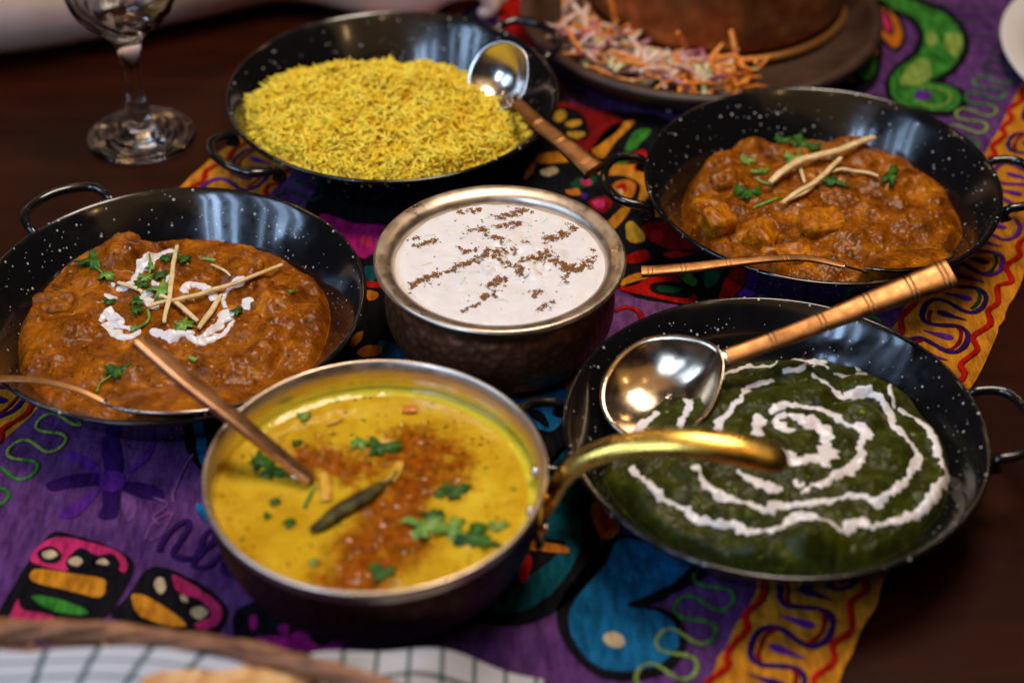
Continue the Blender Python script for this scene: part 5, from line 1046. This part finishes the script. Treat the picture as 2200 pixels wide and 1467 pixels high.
# ---------------------------------------------------------------- bread basket in the foreground
def basket():
    c = np.array([-.235, .438]); zr = .078; t = empty('wicker_basket', (c[0], c[1], .002)); tag(t, 'oval brown wicker basket lined with checked cloth at the lower left corner', 'basket')
    M_wick = pbr('wicker', (.16, .055, .018), (.34, .14, .05), 80, rough=.5, stretch=(1, 1, 4))
    A, B = .262, .135
    def el(a, s=1, z=0): return np.array([c[0]+A*s*cos(a), c[1]+B*s*sin(a), z])
    for k in range(6):
        P = []; 
        for a in np.linspace(0, 2*pi, 160, endpoint=False):
            ph = a*13+k*2*pi/6+.5*sin(a*7+k); P.append(el(a, 1+.017*cos(ph), zr+.0042*sin(ph)))
        V, F = tube(P, .0022+.0005*(k % 3), 8, closed=True); mk('rim_strand', V, F, M_wick, t)
    for k in range(9):
        z = .008+k*.0078; s = .72+.26*(z/zr); P = [el(a, s+.012*(1 if (i+k) % 2 else -1), z) for i, a in enumerate(np.linspace(0, 2*pi, 90, endpoint=False))]
        V, F = tube(P, .0036, 7, closed=True); mk('woven_strand', V, F, M_wick, t)
    for i in range(45):
        a = 2*pi*i/45; V, F = tube([el(a, .72, .004), el(a, .98, zr)], .0022, 6); mk('stake', V, F, M_wick, t)
    V, F = lathe([(0, .004), (.7, .004), (.72, .008)], 60); V = [(c[0]+x*A, c[1]+y*B, z) for x, y, z in V]; mk('base', V, F, M_wick, t)
    # checked cloth
    m_, nt, b = newmat('checked_cloth'); tc = nd(nt, 'ShaderNodeUVMap', uv_map='uv'); sep = nd(nt, 'ShaderNodeSeparateXYZ'); nt.links.new(tc.outputs[0], sep.inputs[0]); ms = []
    for ax in (0, 1):
        mm = nd(nt, 'ShaderNodeMath', operation='MODULO', i_1=.021); nt.links.new(sep.outputs[ax], mm.inputs[0]); lt = nd(nt, 'ShaderNodeMath', operation='LESS_THAN', i_1=.0028); nt.links.new(mm.outputs[0], lt.inputs[0]); ms.append(lt.outputs[0])
    ad = nd(nt, 'ShaderNodeMath', operation='ADD'); nt.links.new(ms[0], ad.inputs[0]); nt.links.new(ms[1], ad.inputs[1]); mu = nd(nt, 'ShaderNodeMath', operation='MULTIPLY', i_1=.9, use_clamp=True); nt.links.new(ad.outputs[0], mu.inputs[0])
    nt.links.new(mixc(nt, mu.outputs[0], (.46, .46, .50), (.015, .045, .05)), b.inputs['Base Color']); b.inputs['Roughness'].default_value = .85
    def sheet(name, fn, nu, nv, uvs, label):
        V = []; UVc = []
        for i in range(nu):
            for j in range(nv):
                u = i/(nu-1); v = j/(nv-1); V.append(fn(u, v)); UVc.append((2+u*uvs[0], 2+v*uvs[1]))
        ii = np.arange(nu*nv).reshape(nu, nv); F = np.stack([ii[:-1, :-1], ii[1:, :-1], ii[1:, 1:], ii[:-1, 1:]], -1).reshape(-1, 4)
        o = mk(name, np.array(V), F, m_, base=V[0], solid=.0012); uv = o.data.uv_layers.new(name='uv'); li = np.empty(len(o.data.loops), np.int32); o.data.loops.foreach_get('vertex_index', li)
        uv.data.foreach_set('uv', np.array(UVc)[li].ravel().astype(np.float32)); tag(o, label, 'napkin'); return o
    def f1(u, v):   # lining: from the inner bottom up to just under the rim
        a = u*2*pi; s = .25+.71*min(1, v*1.05); z = .050+(zr-.003-.050)*sst(.25, .95, np.array(v))+.003*sin(a*9+v*3)*v; p = el(a, s+.012*sin(a*7), float(z)); return p
    sheet('checked_napkin', f1, 140, 40, (1.30, .26), 'white napkin with dark check lines lining the wicker basket')
    a0 = W(600, 1425, .070); a1 = W(1168, 1458, .012); b0 = W(560, 1660, .060); b1 = W(1175, 1660, .008)
    def f2(u, v):
        p = (a0*(1-u)+a1*u)*(1-v)+(b0*(1-u)+b1*u)*v; p = p.copy(); p[1] += .009*sin(u*pi)*(1-v); p[2] += .006*sin(u*pi*1.1)+.0025*sin(u*13+v*4); return p
    sheet('checked_napkin', f2, 60, 30, (.17, .07), 'corner of checked white napkin spread out to the right of the basket')
    # bread pieces
    for i, (px, py, sx, sy, yw, lb) in enumerate([(395, 1512, .040, .034, .2, 'golden toasted bread piece at the left in the basket'), (490, 1518, .040, .034, -.1, 'golden bread piece in the middle of the basket'), (590, 1525, .044, .036, .3, 'golden bread piece at the right in the basket')]):
        chunk('bread_piece', px, py, .064, sx, sy, .020, yw, .3, lb, 'bread pieces in the basket', M_naan, 40+i, .3, 'bread')
M_naan = pbr('toasted_bread', (.55, .25, .07), (.80, .52, .22), 35, rough=.6, bscale=150, bstr=.5)
basket()

# ---------------------------------------------------------------- person at the far side: arm and hand resting on the table
def person():
    t = empty('person', (-1.0, 1.76, -.45)); tag(t, 'person across the table resting a bare forearm and hand behind the rice pan', 'person')
    J = {'hip': ((-1.0, 1.78, -.30), .15), 'waist': ((-1.0, 1.77, -.10), .13), 'chest': ((-1.0, 1.75, .12), .15), 'neckb': ((-1.0, 1.74, .30), .07), 'neck': ((-1.0, 1.73, .36), .055), 'head': ((-1.0, 1.70, .46), .095), 'crown': ((-1.0, 1.71, .56), .07),
         'sh_a': ((-1.18, 1.72, .22), .07), 'el_a': ((-.90, 1.40, .07), .05), 'fa_a': ((-.65, 1.295, .052), .062), 'fb_a': ((-.42, 1.262, .050), .056), 'fc_a': ((-.28, 1.315, .044), .046), 'wr_a': ((-.185, 1.352, .036), .032), 'pm_a': ((-.125, 1.335, .034), .042), 'kn_a': ((-.070, 1.330, .032), .038),
         'sh_b': ((-.82, 1.72, .22), .07), 'el_b': ((-.62, 1.60, .05), .05), 'wr_b': ((-.44, 1.49, .035), .028), 'pm_b': ((-.39, 1.47, .03), .03)}
    E = [('hip', 'waist'), ('waist', 'chest'), ('chest', 'neckb'), ('neckb', 'neck'), ('neck', 'head'), ('head', 'crown'), ('chest', 'sh_a'), ('sh_a', 'el_a'), ('el_a', 'fa_a'), ('fa_a', 'fb_a'), ('fb_a', 'fc_a'), ('fc_a', 'wr_a'), ('wr_a', 'pm_a'), ('pm_a', 'kn_a'), ('chest', 'sh_b'), ('sh_b', 'el_b'), ('el_b', 'wr_b'), ('wr_b', 'pm_b')]
    # curled fingers of the near hand
    for i, (yy, l) in enumerate([(-.018, .036), (-.002, .042), (.014, .040), (.028, .033)]):
        b0 = (-.052, 1.330+yy, .034); J['f%da' % i] = (b0, .0125); J['f%db' % i] = ((b0[0]+l*.75, b0[1]-.002, .034), .0092); J['f%dc' % i] = ((b0[0]+l, b0[1]-.004, .016), .0085); J['f%dd' % i] = ((b0[0]+l*.6, b0[1]-.005, .010), .0075)
        E += [('kn_a', 'f%da' % i), ('f%da' % i, 'f%db' % i), ('f%db' % i, 'f%dc' % i), ('f%dc' % i, 'f%dd' % i)]
    J['t1'] = ((-.125, 1.372, .040), .011); J['t2'] = ((-.090, 1.388, .040), .0095); J['t3'] = ((-.060, 1.385, .034), .008); E += [('pm_a', 't1'), ('t1', 't2'), ('t2', 't3')]
    for i, yy in enumerate((-.022, -.007, .008, .022)):
        J['g%da' % i] = ((-.362, 1.455+yy*.8, .030), .009); J['g%db' % i] = ((-.335, 1.435+yy, .020), .0085); J['g%dc' % i] = ((-.322, 1.427+yy, .011), .0075); E += [('pm_b', 'g%da' % i), ('g%da' % i, 'g%db' % i), ('g%db' % i, 'g%dc' % i)]
    J['u1'] = ((-.405, 1.44, .028), .010); J['u2'] = ((-.380, 1.42, .016), .0085); E += [('wr_b', 'u1'), ('u1', 'u2')]
    keys = list(J); V = np.array([J[k][0] for k in keys]); org = ORG[t.name]
    me = bpy.data.meshes.new('body'); me.from_pydata([tuple(v-org) for v in V], [(keys.index(a), keys.index(b)) for a, b in E], []); me.materials.append(M_skin)
    o = bpy.data.objects.new('body', me); col.objects.link(o); o.parent = t; ORG['body'] = org
    sk = o.modifiers.new('skin', 'SKIN'); sk.use_smooth_shade = True
    for i, k in enumerate(keys): me.skin_vertices[0].data[i].radius = (J[k][1], J[k][1]); me.skin_vertices[0].data[i].use_root = (k == 'hip')
    sb = o.modifiers.new('sub', 'SUBSURF'); sb.levels = 2; sb.render_levels = 2
    V, F = join([lathe([(.17, -.32), (.165, -.1), (.18, .1), (.16, .22), (.09, .28), (.07, .31)], 32, (-1.0, 1.76, .0)), tube([(-1.08, 1.74, .19), (-1.18, 1.72, .22), (-1.06, 1.58, .15)], [.10, .09, .075], 20), tube([(-.92, 1.74, .19), (-.82, 1.72, .22), (-.72, 1.66, .13)], [.10, .09, .075], 20)])
    mk('shirt', V, F, M_shirt, t)
    V, F = lathe([(.0, .66), (.07, .64), (.105, .57), (.11, .48), (.09, .42)], 32, (-1.0, 1.715, -.06)); mk('hair', V, F, pbr('hair', (.02, .012, .008), (.04, .02, .012), 200, rough=.6), t)
person()
